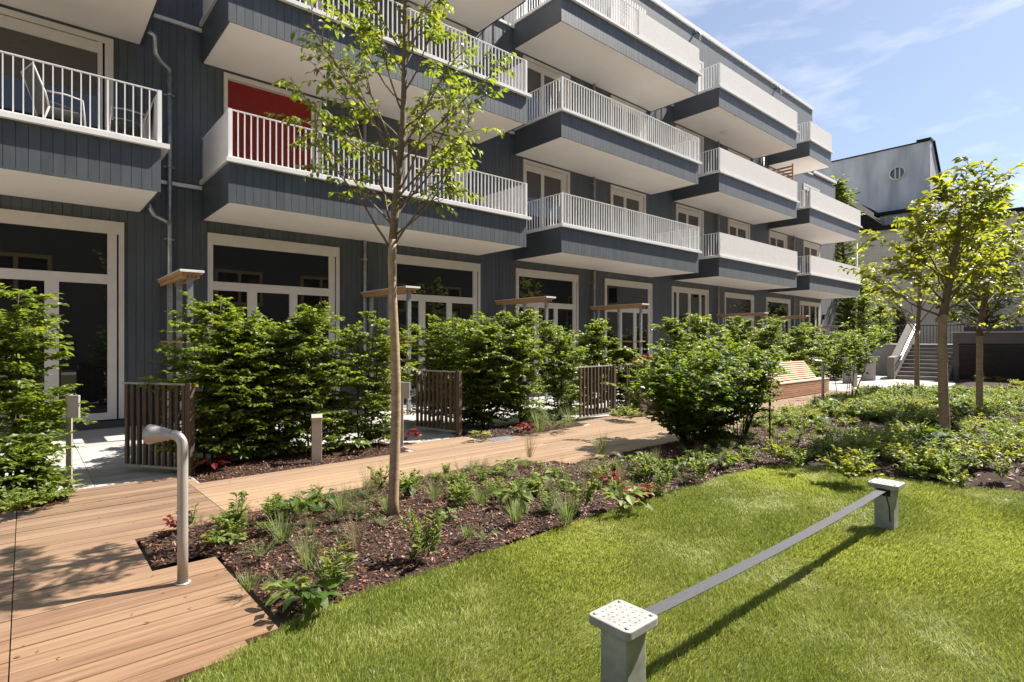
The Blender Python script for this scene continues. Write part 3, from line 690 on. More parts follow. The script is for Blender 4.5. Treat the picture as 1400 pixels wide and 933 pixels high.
for i in range(22): q.bar((29.075, -12, .12 + i * .064), (29.075, ya, .12 + i * .064), .03, .045, up=(-.5, 0, .86))
q.build('louver', M['louver'], rt)
q = MB(); q.box(29.085, 29.098, -12, ya, .08, 1.55); q.build('grille_back', M['clad_back'], rt)
pl = MB(); pl.box(31.6, 46.98, -18, 12.9, -.09, 1.495); pl.box(29.4, 31.598, -16, 5.14, -.09, 1.9); setp(pl.build('raised_ground', M['concrete']), kind='structure')
ff = thing('iron_fence', 'dark iron fence at the top of the stairs', 'fence', (0, 0, 0))
q = MB()
for i in range(60): q.box(38.0, 38.02, 4.0 + i * .15, 4.02 + i * .15, 1.5, 2.55)
q.build('bars', M['roof_dark'], ff)
q = MB(); q.box(37.99, 38.03, 4.0, 12.9, 2.5, 2.54); q.build('rail', M['roof_dark'], ff)
q = MB(); q.box(38.1, 38.14, 4.2, 6.6, 1.5, 2.42); setp(q.build('stand_in_panel', M['stand_in_blue']), 'plain dark blue panel standing in for an unclear shape at the stair head', 'panel')  # plain panel added in place of an unclear dark blue shape

# buildings behind
cb = thing('cream_building', 'cream rendered building with dark tiled roof behind the stairs', 'building', (0, 0, 0))
q = MB()
z = 1.5
while z < 9.7: q.box(47, 47.06, -26, 16.5, z + .006, min(z + .49, 9.8)); z += .5
q.box(47.05, 60, -26, 16.5, -.09, 9.8); q.build('wall', M['render_cream'], cb)
q = MB(); q.box(46.6, 60, -26.3, 12.6, 9.7, 9.98)
q.add([(46.6, 12.61, 9.7), (60, 12.61, 9.7), (60, 17, 9.7), (46.6, 17, 9.7), (46.6, 12.61, 9.99), (60, 12.61, 9.99), (60, 17, 13.9), (46.6, 17, 13.9)], MB.BOXF); rf = q.build('roof', M['roof_dark'], cb)
q = MB(); q.box(48.2, 52, 11.5, 13.3, 9.98, 11.0); q.build('dormer', M['render_grey'], rf)
q = MB(); q.box(47.9, 52.2, 11.2, 13.6, 11.0, 11.22); q.build('dormer_roof', M['roof_dark'], rf)
q = MB()
for yy in np.arange(11.6, 13.6, .28): q.box(47.5, 47.53, yy, yy + .03, 10.1, 10.7)
q.box(47.49, 47.54, 11.5, 13.6, 10.7, 10.74); q.build('roof_railing', M['galv'], rf)
for yv in (-12.0, -7.0, -2.0, 3.0):
    q = MB(); q.box(46.95, 47.1, yv, yv + 1.3, 5.6, 7.4); wf = q.build('window', M['frame'], cb); q = MB(); q.box(46.93, 46.95, yv + .1, yv + 1.2, 5.7, 7.3); q.build('pane', M['glass'], wf)

gb = thing('grey_building', 'tall stained grey building with an oval window under the sky', 'building', (0, 0, 0))
q = MB(); P0 = [(60.2, 0), (60.2, 19.35), (61.0, 19.35), (63.6, 16.6), (75, 15.6), (75, 0)]
YA, YB = 12.75, 44
q.add([(x, YA, z) for x, z in P0] + [(x, YB, z) for x, z in P0], [np.arange(6), np.arange(6, 12)[::-1]] + [np.array([i, i + 6, (i + 1) % 6 + 6, (i + 1) % 6]) for i in range(6)]); q.build('wall', M['render_grey'], gb)
q = MB(); q.box(60.1, 61.0, YA + 1.0, YB, 19.35, 19.45); q.box(60.05, 61.05, YA - .06, YA + 1.0, 19.36, 19.62)
q.bar((61.0, YA - .05, 19.5), (63.6, YA - .05, 16.72), .25, .1, up=(0.7, 0, .7)); q.build('roof_edge', M['roof_dark'], gb)
th = np.linspace(0, 2 * np.pi, 28, endpoint=False); q = MB(); wy, wz = 15.2, 17.0
def ringx(x, r1, r2, n=28):
    a = [(x, wy + r1 * 1.08 * np.cos(t), wz + r1 * np.sin(t)) for t in th]; b = [(x - .08, wy + r2 * 1.08 * np.cos(t), wz + r2 * np.sin(t)) for t in th]
    q.add(a + b, np.array([[i, (i + 1) % n, n + (i + 1) % n, n + i] for i in range(n)]))
ringx(60.2, .64, .62); ringx(60.12, .62, .50); ringx(60.2, .50, .48)
for dy in (-.18, .16): q.box(60.1, 60.17, wy + dy - .05, wy + dy + .05, wz - .46, wz + .46)
wf = q.build('window', M['frame'], gb)
q = MB(); q.add([(60.185, wy + .52 * 1.08 * np.cos(t), wz + .52 * np.sin(t)) for t in th], [np.arange(28)]); q.build('pane', M['glass'], wf)
q = MB(); q.bar((60.16, 20.6, 15.5), (60.16, 18.2, 15.9), .04, .05); q.bar((60.16, 20.7, 13.6), (60.16, 20.7, 15.5), .05, .05); q.bar((60.1, 17.5, 12.4), (60.1, 19.2, 14.0), .06, .06); q.build('wall_trim', M['roof_dark'], gb)
rb = thing('brick_building', 'brick gable with a chimney showing between the right hand tree crowns', 'building', (0, 0, 0))
yb0 = yatX(1372, 62)
q = MB(); q.box(62, 70, -30, yb0 + 4, 0, zat(303, 62, yb0)); q.build('wall', M['render_cream'], rb)
q = MB(); q.box(61.8, 70, -30, yb0 + 4.2, zat(303, 62, yb0), zat(297, 62, yb0)); rr = q.build('roof', M['roof_dark'], rb)
q = MB(); q.box(61.9, 63.5, yb0 - .9, yb0 + .7, zat(300, 62, yb0), zat(289, 62, yb0)); q.build('chimney', M['brick'], rr)

# balcony things
def chair(loc, rz, label):
    t = thing('garden_chair', label, 'chair', loc, rz, 'garden chairs on the first floor balcony')
    for y in (-.27, .27):
        q = MB(); q.tube([(.27, y, 0), (.24, y, .42), (.22, y, .64), (.0, y, .66), (-.26, y, .63)], .014, 8); q.tube([(-.34, y, 0), (-.22, y, .40)], .014, 8); q.build('leg', M['chairmetal'], t)
    q = MB(); q.bar((.26, 0, .43), (-.22, 0, .40), .50, .018, up=(0, 0, 1)); q.build('seat', M['chairfabric'], t, bevel=.005)
    q = MB(); q.bar((-.22, 0, .40), (-.40, 0, .98), .50, .016, up=(1, 0, .3)); q.build('backrest', M['chairfabric'], t, bevel=.005)
    q = MB(); q.tube([(-.22, -.27, .38), (-.27, -.27, .60), (-.42, -.26, 1.0), (-.42, .26, 1.0), (-.27, .27, .60), (-.22, .27, .38)], .014, 8); q.build('back_frame', M['chairmetal'], t)
fl0 = ZK[0] + .76
chair((xat(82, 11.7), 11.7, fl0), R(15), 'pale metal garden chair behind the railing near the large upper window')
chair((xat(172, 11.75), 11.75, fl0), R(178), 'pale metal garden chair at the white end panel of the balcony')
q = MB(); yl = yatX(1083, 27.3)
for i in range(11): z = ZK[1] + .85 + i * .155; q.box(27.28, 27.32, yl, yl + 1.5, z, z + .075)
z1_ = ZK[1] + .85 + 11 * .155
sc_ = q.build('slat_screen', M['slatwood']); setp(sc_, 'brown horizontal slat screen at the end of a second floor balcony', 'screen')
for ya in (yl - .05, yl + 1.5):
    q = MB(); q.box(27.265, 27.335, ya, ya + .05, ZK[1] + .8, z1_); q.build('post', M['slatwood'], sc_)
q = MB(); xa, xb = xat(835, 11.25), xat(884, 11.25)
for i in range(14):
    x = xa + (xb - xa) * i / 14; q.box(x, x + .07, 11.24, 11.26, ZK[2] + .86, ZK[2] + 2.1)
for i in range(12): z = ZK[2] + .88 + i * .105; q.box(xa, xb, 11.262, 11.275, z, z + .05)
setp(q.build('lattice_screen', M['white']), 'white lattice screen behind the railing of the top balcony', 'screen')

# ------------------------------------------------------------------ plants
def unit(v): v = np.asarray(v, float); return v / (np.linalg.norm(v) + 1e-9)
def twig_leaves(q, path, n, L, droop, out, start=0.0, spread=1.0, up=0.7):
    """leaf positions, directions and normals along a path, alternating sides"""
    P = np.asarray(path); t = start + (1 - start) * (np.arange(n) + q.random(n) * .8) / max(n, 1); t = np.clip(t, 0, .999) * (len(P) - 1)
    i = t.astype(int); f = (t - i)[:, None]; pos = P[i] * (1 - f) + P[i + 1] * f; T = P[i + 1] - P[i]; T /= np.linalg.norm(T, axis=1)[:, None] + 1e-9
    side = np.cross(T, [0, 0, 1.0]); side /= np.linalg.norm(side, axis=1)[:, None] + 1e-9
    sg = np.where(np.arange(n) % 2 == 0, 1.0, -1.0)[:, None]
    D = T * q.uniform(.3, .9, (n, 1)) + side * sg * spread * q.uniform(.6, 1.1, (n, 1)) + np.stack([np.zeros(n), np.zeros(n), -droop * q.uniform(.3, 1.4, n)], -1) + q.normal(0, .18, (n, 3))
    N = np.stack([q.normal(0, .35, n), q.normal(0, .35, n), np.full(n, up)], -1)
    out.append((pos, D, N, L * q.uniform(.65, 1.15, n)))
def flush(mb, out, q, ratio=.55, fold=.16, curl=.15, tmu=.5, tsd=.22, mat=0, simple=False):
    if not out: return
    P, D, N, L = (np.concatenate([o[k] for o in out]) for k in range(4))
    mb.leaves(P, D, N, L, L * ratio * q.uniform(.85, 1.15, len(L)), np.clip(q.normal(tmu, tsd, len(L)), 0, 1), fold, curl, mat, simple)
def curve(q, p, d, L, n=6, lift=.0, jit=.1, sag=0.0):
    p = np.asarray(p, float); d = unit(d); pts = [p]
    for i in range(n):
        d = unit(d + np.array([0, 0, lift]) / n + q.normal(0, jit, 3) - np.array([0, 0, sag * i / n])); p = p + d * L / n; pts.append(p)
    return np.array(pts)

# --- hornbeam hedge shrubs: upright stems, flat layered sprays
def hornbeam(label, X, Y, h, rx, ry, seed, dens=1.0, leaf=.075, stems=3, group='hornbeam shrubs of the terrace hedge', low=.03):
    q = np.random.default_rng(seed); t = thing('hornbeam_shrub', label, 'shrub', (X, Y, 0), 0, group)
    w = MB(); out = []
    for s in range(stems):
        ang = q.uniform(0, 6.28); b = np.array([.35 * rx * math.cos(ang), .35 * ry * math.sin(ang), 0]) * (s > 0)
        sh = h * (1.0 if s == 0 else q.uniform(.8, .98)) - .08
        st = curve(q, b * .4, unit([b[0] * .5, b[1] * .5, 1.2]), sh, 9, .5, .05); w.tube(st, np.linspace(.016, .004, len(st)), 6)
        nb = int(46 * dens / stems * 2.2)
        for k in range(nb):
            u = low + (1 - low) * (k + q.random()) / nb; f = u * (len(st) - 1.001); i = int(f); p = st[i] + (st[i + 1] - st[i]) * (f - i)
            a = q.uniform(0, 6.28); prof = (min(1, .88 + u * .6) if u < .5 else (1.0 - .5 * max(0, u - .75) / .25))
            R_ = np.hypot(rx * math.cos(a), ry * math.sin(a)) * prof * q.uniform(.65, 1.12)
            br = curve(q, p, [math.cos(a), math.sin(a), .45 + .5 * (u > .8)], R_, 5, -.2, .10, .12); w.tube(br, np.linspace(.005, .0015, len(br)), 4, cap=False)
            twig_leaves(q, br, int(9 + R_ * 18), leaf, .18, out, .15)
            for m_ in range(int(3 + R_ * 8)):
                j = q.integers(1, 5); aa = a + q.choice([-1, 1]) * q.uniform(.5, 1.2); tw = curve(q, br[j], [math.cos(aa), math.sin(aa), q.uniform(-.1, .45)], R_ * q.uniform(.3, .6), 3, -.1, .12)
                twig_leaves(q, tw, int(7 + R_ * 11), leaf, .2, out, .05)
    w.build('stem', M['bark_dark'], t); lf = MB(); flush(lf, out, q, .56, .14, .12, .48, .2); lf.build('foliage', M['leaf'], t)
    return t
HEDGE = [  # u, Y, v_top, half width, density, label
    (290, 8.2, 405, .62, 1.25, 'tallest dense hornbeam shrub, right beside the gate behind the speaking tube'),
    (352, 8.1, 418, .56, .95, 'thin see-through hornbeam shrub in front of the second ground floor window'),
    (390, 8.25, 424, .45, .95, 'hornbeam shrub squeezed between the thin one and the one behind the bollard light'),
    (428, 8.1, 414, .64, 1.05, 'bushy hornbeam shrub standing behind the bollard light in the bark'),
    (498, 8.1, 428, .6, .95, 'hornbeam shrub just left of the slender tree trunk'),
    (600, 9.5, 434, .7, 1.1, 'dense hornbeam shrub behind the gate right of the slender trunk'),
    (662, 8.3, 428, .66, 1.2, 'dark dense hornbeam shrub right of the open gate, before the third window'),
    (714, 8.2, 424, .66, 1.2, 'leafy hornbeam shrub under the canopy left of the second downpipe'),
    (764, 8.3, 436, .62, 1.1, 'hornbeam shrub rising behind the grassy clump'),
    (812, 8.75, 437, .60, 1.0, 'hornbeam shrub behind the closed slatted gate'),
    (850, 8.3, 462, .42, .8, 'narrow hornbeam shrub between the closed gate and a bollard light'),
    (920, 7.95, 437, .85, 1.0, 'hornbeam shrub at the left of the hedge behind the large rounded shrub'),
    (965, 8.05, 432, .9, 1.0, 'hornbeam shrub rising above the middle of the large rounded shrub'),
    (1012, 8.05, 437, .9, 1.0, 'hornbeam shrub above the right side of the large rounded shrub'),
    (1052, 8.6, 440, .9, 1.0, 'hornbeam shrub just left of the bench back'),
    (1085, 8.8, 444, .9, 1.0, 'hornbeam shrub leaning over the left half of the bench back'),
    (1112, 8.9, 446, .95, 1.0, 'hornbeam shrub overhanging the right end of the bench back'),
    (1140, 9.0, 455, .85, .9, 'hornbeam shrub behind the young multi-stemmed tree by the bench'),
    (1168, 8.9, 452, .85, .8, 'hornbeam shrub between the bench and the concrete slabs'),
    (1200, 9.2, 455, .85, .8, 'hornbeam shrub behind the concrete slabs, next to the stair wall')]
for i, (u, Y, vt, hw, dn, lb) in enumerate(HEDGE):
    X = xat(u, Y); h = zat(vt, X, Y); far = depth(X, Y) > 12
    hornbeam(lb, X, Y, h, hw, .5 if Y < 9 else .6, 100 + i, dn * (.8 if far else 1.0), .075 if not far else .10, 3)
for X, Y, h, sd in ((2.38, 8.95, 1.95, 171), (2.5, 9.9, 1.85, 172), (6.55, 8.75, 1.9, 173)):  # shrubs behind the tallest one are unseen, added to shade the terrace
    hornbeam({171: 'hidden hornbeam shrub added behind the tallest one to shade the terrace', 172: 'innermost hornbeam shrub near the wall canopy, added out of view for terrace shade', 173: 'hornbeam shrub deep behind the right hand open gate'}[sd], X, Y, h, .5, .6, sd, 1.0, .08, 3)
hornbeam('loose light green leafy shrub in front of the far left window', xat(16, 8.15), 8.15, 2.27, .56, .5, 79, .8, .085, 4, None, .22)
hornbeam('pale low leafy shrub at the foot of the loose shrub on the far left', xat(16, 7.5), 7.5, .62, .40, .3, 78, .8, .07, 4, None, .05)

# --- large rounded shrubs beside the path
def round_shrub(name, label, X, Y, h, r, seed, n_st, leaf, mt, bare=.28, cat='shrub', lean=(0, 0), group=None, tmu=.5, dens=1.0, tmax=.95):
    q = np.random.default_rng(seed); t = thing(name, label, cat, (X, Y, .02), 0, group); w = MB(); out = []
    for s in range(n_st):
        a = q.uniform(0, 6.28); tilt = q.uniform(.05, tmax); d = unit([math.cos(a) * tilt + lean[0], math.sin(a) * tilt + lean[1], 1.0])
        b = np.array([math.cos(a) * .16, math.sin(a) * .16, 0]); L = h * q.uniform(.85, 1.05) * (1.05 if tilt < .35 else 1.0)
        st = curve(q, b, d, L, 8, .1, .07); w.tube(st, np.linspace(.011, .003, len(st)), 5)
        for k in range(int(13 * dens)):
            u = bare + (1 - bare) * q.random() ** .8; f = u * (len(st) - 1.001); i = int(f); p = st[i] + (st[i + 1] - st[i]) * (f - i); aa = q.uniform(0, 6.28)
            rl = r * q.uniform(.22, .5); br = curve(q, p, [math.cos(aa), math.sin(aa), .5], rl, 4, .1, .16); w.tube(br, np.linspace(.004, .0015, len(br)), 4, cap=False)
            twig_leaves(q, br, int(9 * dens + rl * 14), leaf, .22, out, .2)
    w.build('stem', M['bark_dark'], t); lf = MB(); flush(lf, out, q, .58, .15, .18, tmu, .2); lf.build('foliage', mt, t); return t
round_shrub('rounded_shrub', 'large dark rounded shrub with bare lower stems between deck path and lawn', 7.92, 4.72, 1.42, 1.0, 201, 40, .095, M['leaf_deep'], .08, dens=1.25)
round_shrub('rounded_shrub', 'brighter rounded shrub with thin stems, overlapping the large dark one on its right', 9.0, 4.60, 1.36, .9, 202, 26, .095, M['leaf_deep'], .26, tmax=.7, tmu=.6, dens=1.15)
round_shrub('young_tree', 'small multi-stemmed young tree beside the bench and the second speaking tube', 15.9, 5.15, 1.95, .7, 203, 8, .10, M['leaf_deep'], .42, 'tree', tmu=.6, dens=1.3, tmax=.28)

# --- trees
def tree(name, label, X, Y, trunk, r0, r1, mt, bark, seed, prim, leaf, sub=5, nl=8, lift=.5, droop=.35, group=None, leafstart=.35, tmu=.55, tsd=.24, top_r=.006, ratio=.5, sagf=0.0, tw=(.22, .42)):
    """trunk: list of (dx, dy, z); prim: list of (z, azimuth, length, rise)"""
    q = np.random.default_rng(seed); t = thing(name, label, 'tree', (X, Y, 0), 0, group); w = MB(); b = MB(); out = []
    T = np.array(trunk, float); zz = np.linspace(T[0][2], T[-1][2], 26); S = np.stack([np.interp(zz, T[:, 2], T[:, 0]), np.interp(zz, T[:, 2], T[:, 1]), zz], -1)
    S[:, 0] += .012 * np.sin(zz * 2.1 + seed); S[:, 1] += .012 * np.sin(zz * 1.7 + 2 + seed)
    zf = prim[0][0]; rad = np.where(zz < zf, r0 + (r1 - r0) * zz / zf, r1 * np.clip(1 - (zz - zf) / (zz[-1] - zf), 0, 1) ** .8 + top_r)
    rad[0] *= 1.25; i0 = int(np.searchsorted(zz, zf)); k = np.arange(26) <= i0; k2 = np.arange(26) >= i0
    w.tube(S[k], rad[k], 12); w.build('trunk', bark, t); b.tube(S[k2], rad[k2] * .995, 9)
    for z, az, L, rise in prim:
        p = np.array([np.interp(z, zz, S[:, 0]), np.interp(z, zz, S[:, 1]), z]); br = curve(q, p, [math.cos(az), math.sin(az), rise], L, 9, lift, .07, sagf)
        rb = np.interp(z, zz, rad) * .24 + .003; b.tube(br, np.linspace(rb, .003, len(br)), 6)
        for s in range(sub):
            u = .28 + .70 * (s + q.random()) / sub; f = u * (len(br) - 1.001); i = int(f); pp = br[i] + (br[i + 1] - br[i]) * (f - i); d = br[i + 1] - br[i]
            a2 = math.atan2(d[1], d[0]) + q.choice([-1, 1]) * q.uniform(.3, 1.3); L2 = L * q.uniform(*tw)
            sb = curve(q, pp, [math.cos(a2), math.sin(a2), q.uniform(.2, 1.1)], L2, 5, .1, .12, .25); b.tube(sb, np.linspace(.005, .0015, len(sb)), 4, cap=False)
            twig_leaves(q, sb, nl, leaf, droop, out, .35, .9, .6)
            if q.random() < .7:
                a3 = a2 + q.choice([-1, 1]) * q.uniform(.5, 1.2); tb = curve(q, sb[2], [math.cos(a3), math.sin(a3), q.uniform(-.1, .7)], L2 * .55, 4, .0, .12, .3); b.tube(tb, np.linspace(.003, .0012, len(tb)), 4, cap=False)
                twig_leaves(q, tb, max(3, int(nl * .7)), leaf, droop, out, .3, .9, .6)
        twig_leaves(q, br[min(int(len(br) * leafstart) + 2, len(br) - 3):], int(nl * 1.2), leaf, droop, out, .1, .9, .6)
    twig_leaves(q, S[-5:], nl * 2, leaf, droop, out, 0, .9, .6)
    b.build('branches', M['bark_dark'] if bark is not M['bark_pale'] else M['branch_bark'], t); lf = MB(); flush(lf, out, q, ratio, .14, .28, tmu, tsd); lf.build('crown', mt, t); return t
M['branch_bark'] = surf('young_branch_bark', (.11, .076, .05), (.21, .15, .10), .8, 8, (1, 1, 6), .3)
qt = np.random.default_rng(5)
IL = math.atan2(.658, -.753)              # direction that appears as left in the photograph
IR = IL + math.pi
pr = [(2.46, IL + .3, 1.35, 1.5), (2.50, IR - .2, 1.45, 1.1), (2.62, IL - .9, 1.1, 1.7), (2.75, IR + .9, 1.3, 1.4), (2.9, IL + .1, 1.6, 1.0), (3.0, IR + .1, 1.55, 1.0), (3.1, IL + 1.5, 1.2, 1.3), (3.2, IL - 1.3, 1.2, 1.2),
      (3.3, IL + .4, 1.45, .85), (3.4, IR - .5, 1.25, 1.0), (3.5, IL - .3, 1.5, .9), (3.6, IR + .4, 1.1, 1.0), (3.75, IL + .9, 1.0, 1.1), (3.85, IL - .1, 1.35, .8), (3.95, IR + .1, .95, 1.1), (4.1, IL - .9, .9, 1.1), (4.2, IR + .8, .85, 1.2), (4.3, IL + .2, 1.0, .9), (4.45, IR - .2, .8, 1.2), (4.6, IL + .6, .7, 1.2), (4.75, IR + .4, .6, 1.3), (4.9, IL, .55, 1.3), (2.95, IR - .3, 1.3, .75), (2.7, IL - .2, 1.5, .7), (3.15, IL + .2, 1.55, .55), (2.85, IR + .1, 1.6, .7), (3.3, IR - .1, 1.5, .7), (2.6, IR + .4, 1.5, .8)]
pr = [(z, a, L * (.84 + .06 * math.cos(a - IL)), r * 1.15) for z, a, L, r in pr]
tree('slender_tree', 'slender young tree with pale ringed trunk and sparse bright leaves in the bark bed', 2.56, 4.58, [(0, 0, -.02), (.01, .0, 1.2), (-.01, .02, 2.4), (.06, -.05, 3.6), (.09, -.06, 5.4)], .050, .034, M['leaf_lime'], M['bark_pale'], 301, pr, .078, 7, 8, .35, .45, leafstart=.45, tmu=.62)
def prims(z0, z1, n, L0_, L1_, r0_, r1_, seed, bias=None):
    q = np.random.default_rng(seed); o = []
    for i in range(n):
        t = i / (n - 1); o.append((z0 + (z1 - z0) * t ** 1.1, i * 2.4 + q.normal(0, .3), (L0_ + (L1_ - L0_) * t) * q.uniform(.85, 1.15), r0_ + (r1_ - r0_) * t))
    return o
TG = None
tree('courtyard_tree', 'tallest of the right hand courtyard trees with wide bright yellow-green crown', 11.32, 2.21, [(0, 0, 0), (.0, .02, 2.0), (.1, -.12, 3.2), (.15, -.2, 4.0)], .078, .06, M['leaf_gold'], M['bark_pale'], 311, [(2.05, IL, 1.5, .35), (2.15, IR, 1.1, .5)] + prims(2.2, 3.8, 20, 1.4, .75, .6, 1.35, 4), .14, 7, 9, .3, .22, tmu=.6, ratio=.5)
tree('courtyard_tree', 'courtyard tree with bare lower branches and a flat leafy top before the stairs', 19.94, 4.54, [(0, 0, 0), (0, 0, 1.8), (.05, -.05, 3.4), (.1, -.1, 4.9)], .075, .06, M['leaf_gold'], M['bark_pale'], 312, [(1.85, IL, 1.9, .9)] + prims(1.9, 4.3, 17, 1.9, .8, .9, 1.6, 6), .15, 5, 7, .4, .2, leafstart=.6, tmu=.68, ratio=.5)
tree('courtyard_tree', 'courtyard tree with darker dense crown at the right edge before the grille', 15.46, 2.39, [(0, 0, 0), (0, .03, 1.9), (-.1, -.15, 3.2), (-.1, -.3, 4.4)], .068, .055, M['leaf_gold'], M['bark_pale'], 313, [(1.75, IR, 1.2, .5), (1.85, IL + .5, 1.2, .4)] + prims(1.9, 4.0, 20, 1.6, .85, .5, 1.4, 8), .14, 7, 9, .25, .25, tmu=.45, ratio=.5)
# trees behind
def mass_tree(name, label, X, Y, h, r, zb, seed, n, leaf, mt, tmu=.45, group=None):
    q = np.random.default_rng(seed); t = thing(name, label, 'tree', (X, Y, 0), 0, group); w = MB(); S = curve(q, (0, 0, 0), (0, 0, 1), h * .95, 8, .3, .03); w.tube(S, np.linspace(.16, .02, len(S)), 8); out = []
    nb = n // 26
    for k in range(nb):
        u = zb + (1 - zb) * (k + .5) / nb; f = u * (len(S) - 1.001); i = int(f); p = S[i] + (S[i + 1] - S[i]) * (f - i); a = q.uniform(0, 6.28); prof = math.sin(math.pi * min(1, .15 + .85 * (u - zb) / (1 - zb))) ** .6
        br = curve(q, p, [math.cos(a), math.sin(a), q.uniform(.1, .8)], r * prof * q.uniform(.6, 1.1), 5, .1, .12, .1); w.tube(br, np.linspace(.03, .006, len(br)), 5, cap=False)
        for m_ in range(2): tw = curve(q, br[q.integers(2, 5)], q.normal(0, 1, 3) + [0, 0, .3], r * .35, 3, 0, .1); twig_leaves(q, tw, 8, leaf, .2, out)
        twig_leaves(q, br, 10, leaf, .2, out, .3)
    w.build('trunk', M['bark_dark'], t); lf = MB(); flush(lf, out, q, .55, .1, .1, tmu, .22, simple=True); lf.build('crown', mt, t); return t
mass_tree('garden_tree', 'leafy tree rising behind the pale end of the apartment building', 41.2, yatX(1160, 41.2), 13.0, 1.7, .05, 401, 5200, .26, M['leaf'], .42)
mass_tree('garden_tree', 'bushy tree at the foot of the cream building beside the building end', 42.0, yatX(1163, 42), 6.3, 1.7, .04, 402, 3600, .22, M['leaf_deep'], .5)
mass_tree('garden_tree', 'pale green tree in the gap between the crowns before the brick chimney', 43, yatX(1350, 43), zat(283, 43, yatX(1350, 43)), 2.6, .25, 403, 4200, .24, M['leaf_lime'], .35)
for i, (u, Y, vt, lb) in enumerate(((1178, 10.4, 402, 'thin upright young tree right of the building end wall'), (1205, 10.2, 412, 'upright young tree left of the stair handrail'), (1228, 10.6, 418, 'dark upright young tree behind the top of the stair wall'))):
    X = xat(u, Y); mass_tree('upright_tree', lb, X, Y, zat(vt, X, Y), .95, .12, 420 + i, 2000, .17, M['leaf'], .55, 'thin upright trees beside the stairs')

# --- herbs
def herb(kind, s, seed):
    q = np.random.default_rng(seed); mb = MB(); out = []
    if kind == 'broad':
        n = int(q.integers(16, 26)); a = q.uniform(0, 6.28, n); h = s * q.uniform(.35, 1, n); r = s * q.uniform(.1, .75, n)
        P = np.stack([r * np.cos(a), r * np.sin(a), h * .8], -1); D = np.stack([np.cos(a), np.sin(a), q.normal(.05, .3, n)], -1); N = np.stack([q.normal(0, .3, n), q.normal(0, .3, n), np.ones(n)], -1)
        mb.leaves(P, D, N, s * q.uniform(.5, .8, n), s * q.uniform(.34, .5, n), np.clip(q.normal(.5, .2, n), 0, 1), .12, .2)
        for i in range(n): mb.tube([(0, 0, 0), P[i] * [.5, .5, .7], P[i]], .002, 3, tint=.3, cap=False)
    elif kind == 'leafy':
        for k in range(int(q.integers(6, 10))):
            a = q.uniform(0, 6.28); st = curve(q, (.05 * s * math.cos(a), .05 * s * math.sin(a), 0), [math.cos(a) * .4, math.sin(a) * .4, 1], s * q.uniform(.7, 1.05), 5, .2, .08); mb.tube(st, .0025, 4, tint=.3, cap=False)
            twig_leaves(q, st, 18, s * .27, .05, out, .12, 1.0)
        flush(mb, out, q, .36, .14, .2, .52, .2)
    elif kind in ('tuft', 'wispy'):
        n = 80 if kind == 'tuft' else 60; a = q.uniform(0, 6.28, n); r = q.uniform(0, .05, n)
        for j in range(n):
            L = s * q.uniform(.6, 1.1); p = np.array([r[j] * math.cos(a[j]), r[j] * math.sin(a[j]), 0]); tl = q.uniform(.1, .75) if kind == 'tuft' else q.uniform(.05, .5)
            c = curve(q, p, [math.cos(a[j]) * tl, math.sin(a[j]) * tl, 1], L, 4, 0, .03, .5 * tl); wv = np.array([-math.sin(a[j]), math.cos(a[j]), 0]); ww = np.array([.0024, .0026, .0022, .0015, .0004])[:, None] * (1 if kind == 'tuft' else .6)
            V = np.concatenate([c - wv * ww, c + wv * ww]); i = np.arange(4)[:, None]; mb.add(V, i + np.array([[0, 1, 6, 5]]), np.clip(q.normal(.5, .2), 0, 1))
            if kind == 'wispy' and j % 3 == 0:
                twig_leaves(q, c[2:], 6, .018, .0, out, .3)
        flush(mb, out, q, .4, .1, .1, .6, .2, simple=True)
    elif kind == 'feather':
        for k in range(int(q.integers(14, 20))):
            a = q.uniform(0, 6.28); st = curve(q, (0, 0, 0), [math.cos(a) * .9, math.sin(a) * .9, 1], s * q.uniform(.6, 1.05), 5, 0, .1, .3); mb.tube(st, .0015, 3, cap=False)
            twig_leaves(q, st, 30, s * .11, .0, out, .15, 1.0)
        flush(mb, out, q, .28, .1, .1, .5, .22, simple=True)
    elif kind == 'mound':
        for k in range(int(q.integers(22, 30))):
            a = q.uniform(0, 6.28); st = curve(q, (0, 0, 0), [math.cos(a) * q.uniform(.3, 1.6), math.sin(a) * q.uniform(.3, 1.6), 1], s * q.uniform(.6, 1.1), 4, 0, .12, .2); mb.tube(st, .0015, 3, cap=False)
            twig_leaves(q, st, 14, s * .2, .1, out, .3, 1.0)
        flush(mb, out, q, .55, .12, .15, .58, .2)
    return mb
HM = {'broad': 'leaf_herb', 'leafy': 'leaf_herb', 'tuft': 'leaf_grey', 'wispy': 'straw', 'feather': 'leaf_grey', 'mound': 'leaf_herb', 'red': 'leaf_red', 'deep': 'leaf_deep', 'lime': 'leaf_gold'}
NAMES = {'broad': ('broad_leaf_herb', 'plant'), 'leafy': ('leafy_perennial', 'plant'), 'tuft': ('grass_tuft', 'grass tuft'), 'wispy': ('dry_grass_tuft', 'grass tuft'), 'feather': ('feathery_herb', 'plant'), 'mound': ('low_leafy_mound', 'plant'), 'red': ('red_leaf_plant', 'plant'), 'deep': ('dark_leaf_herb', 'plant'), 'lime': ('lime_leaf_plant', 'plant')}
cnt = [0]
def plant(u, v, kind, s, label, group=None, z=.045, xy=None):
    cnt[0] += 1; base = {'red': 'broad', 'deep': 'broad', 'lime': 'mound'}.get(kind, kind)
    s = s * (.84 if v < 900 and u < 1010 and group and 'front' in group else 1); p = at(u, v, z) if xy is None else np.array([xy[0], xy[1], z])
    o = herb(base, s, 700 + cnt[0]).build(NAMES[kind][0], M[HM[kind]]); o.location = p; o.rotation_euler = (0, 0, cnt[0] * 1.3)
    setp(o, label, NAMES[kind][1], group); return o
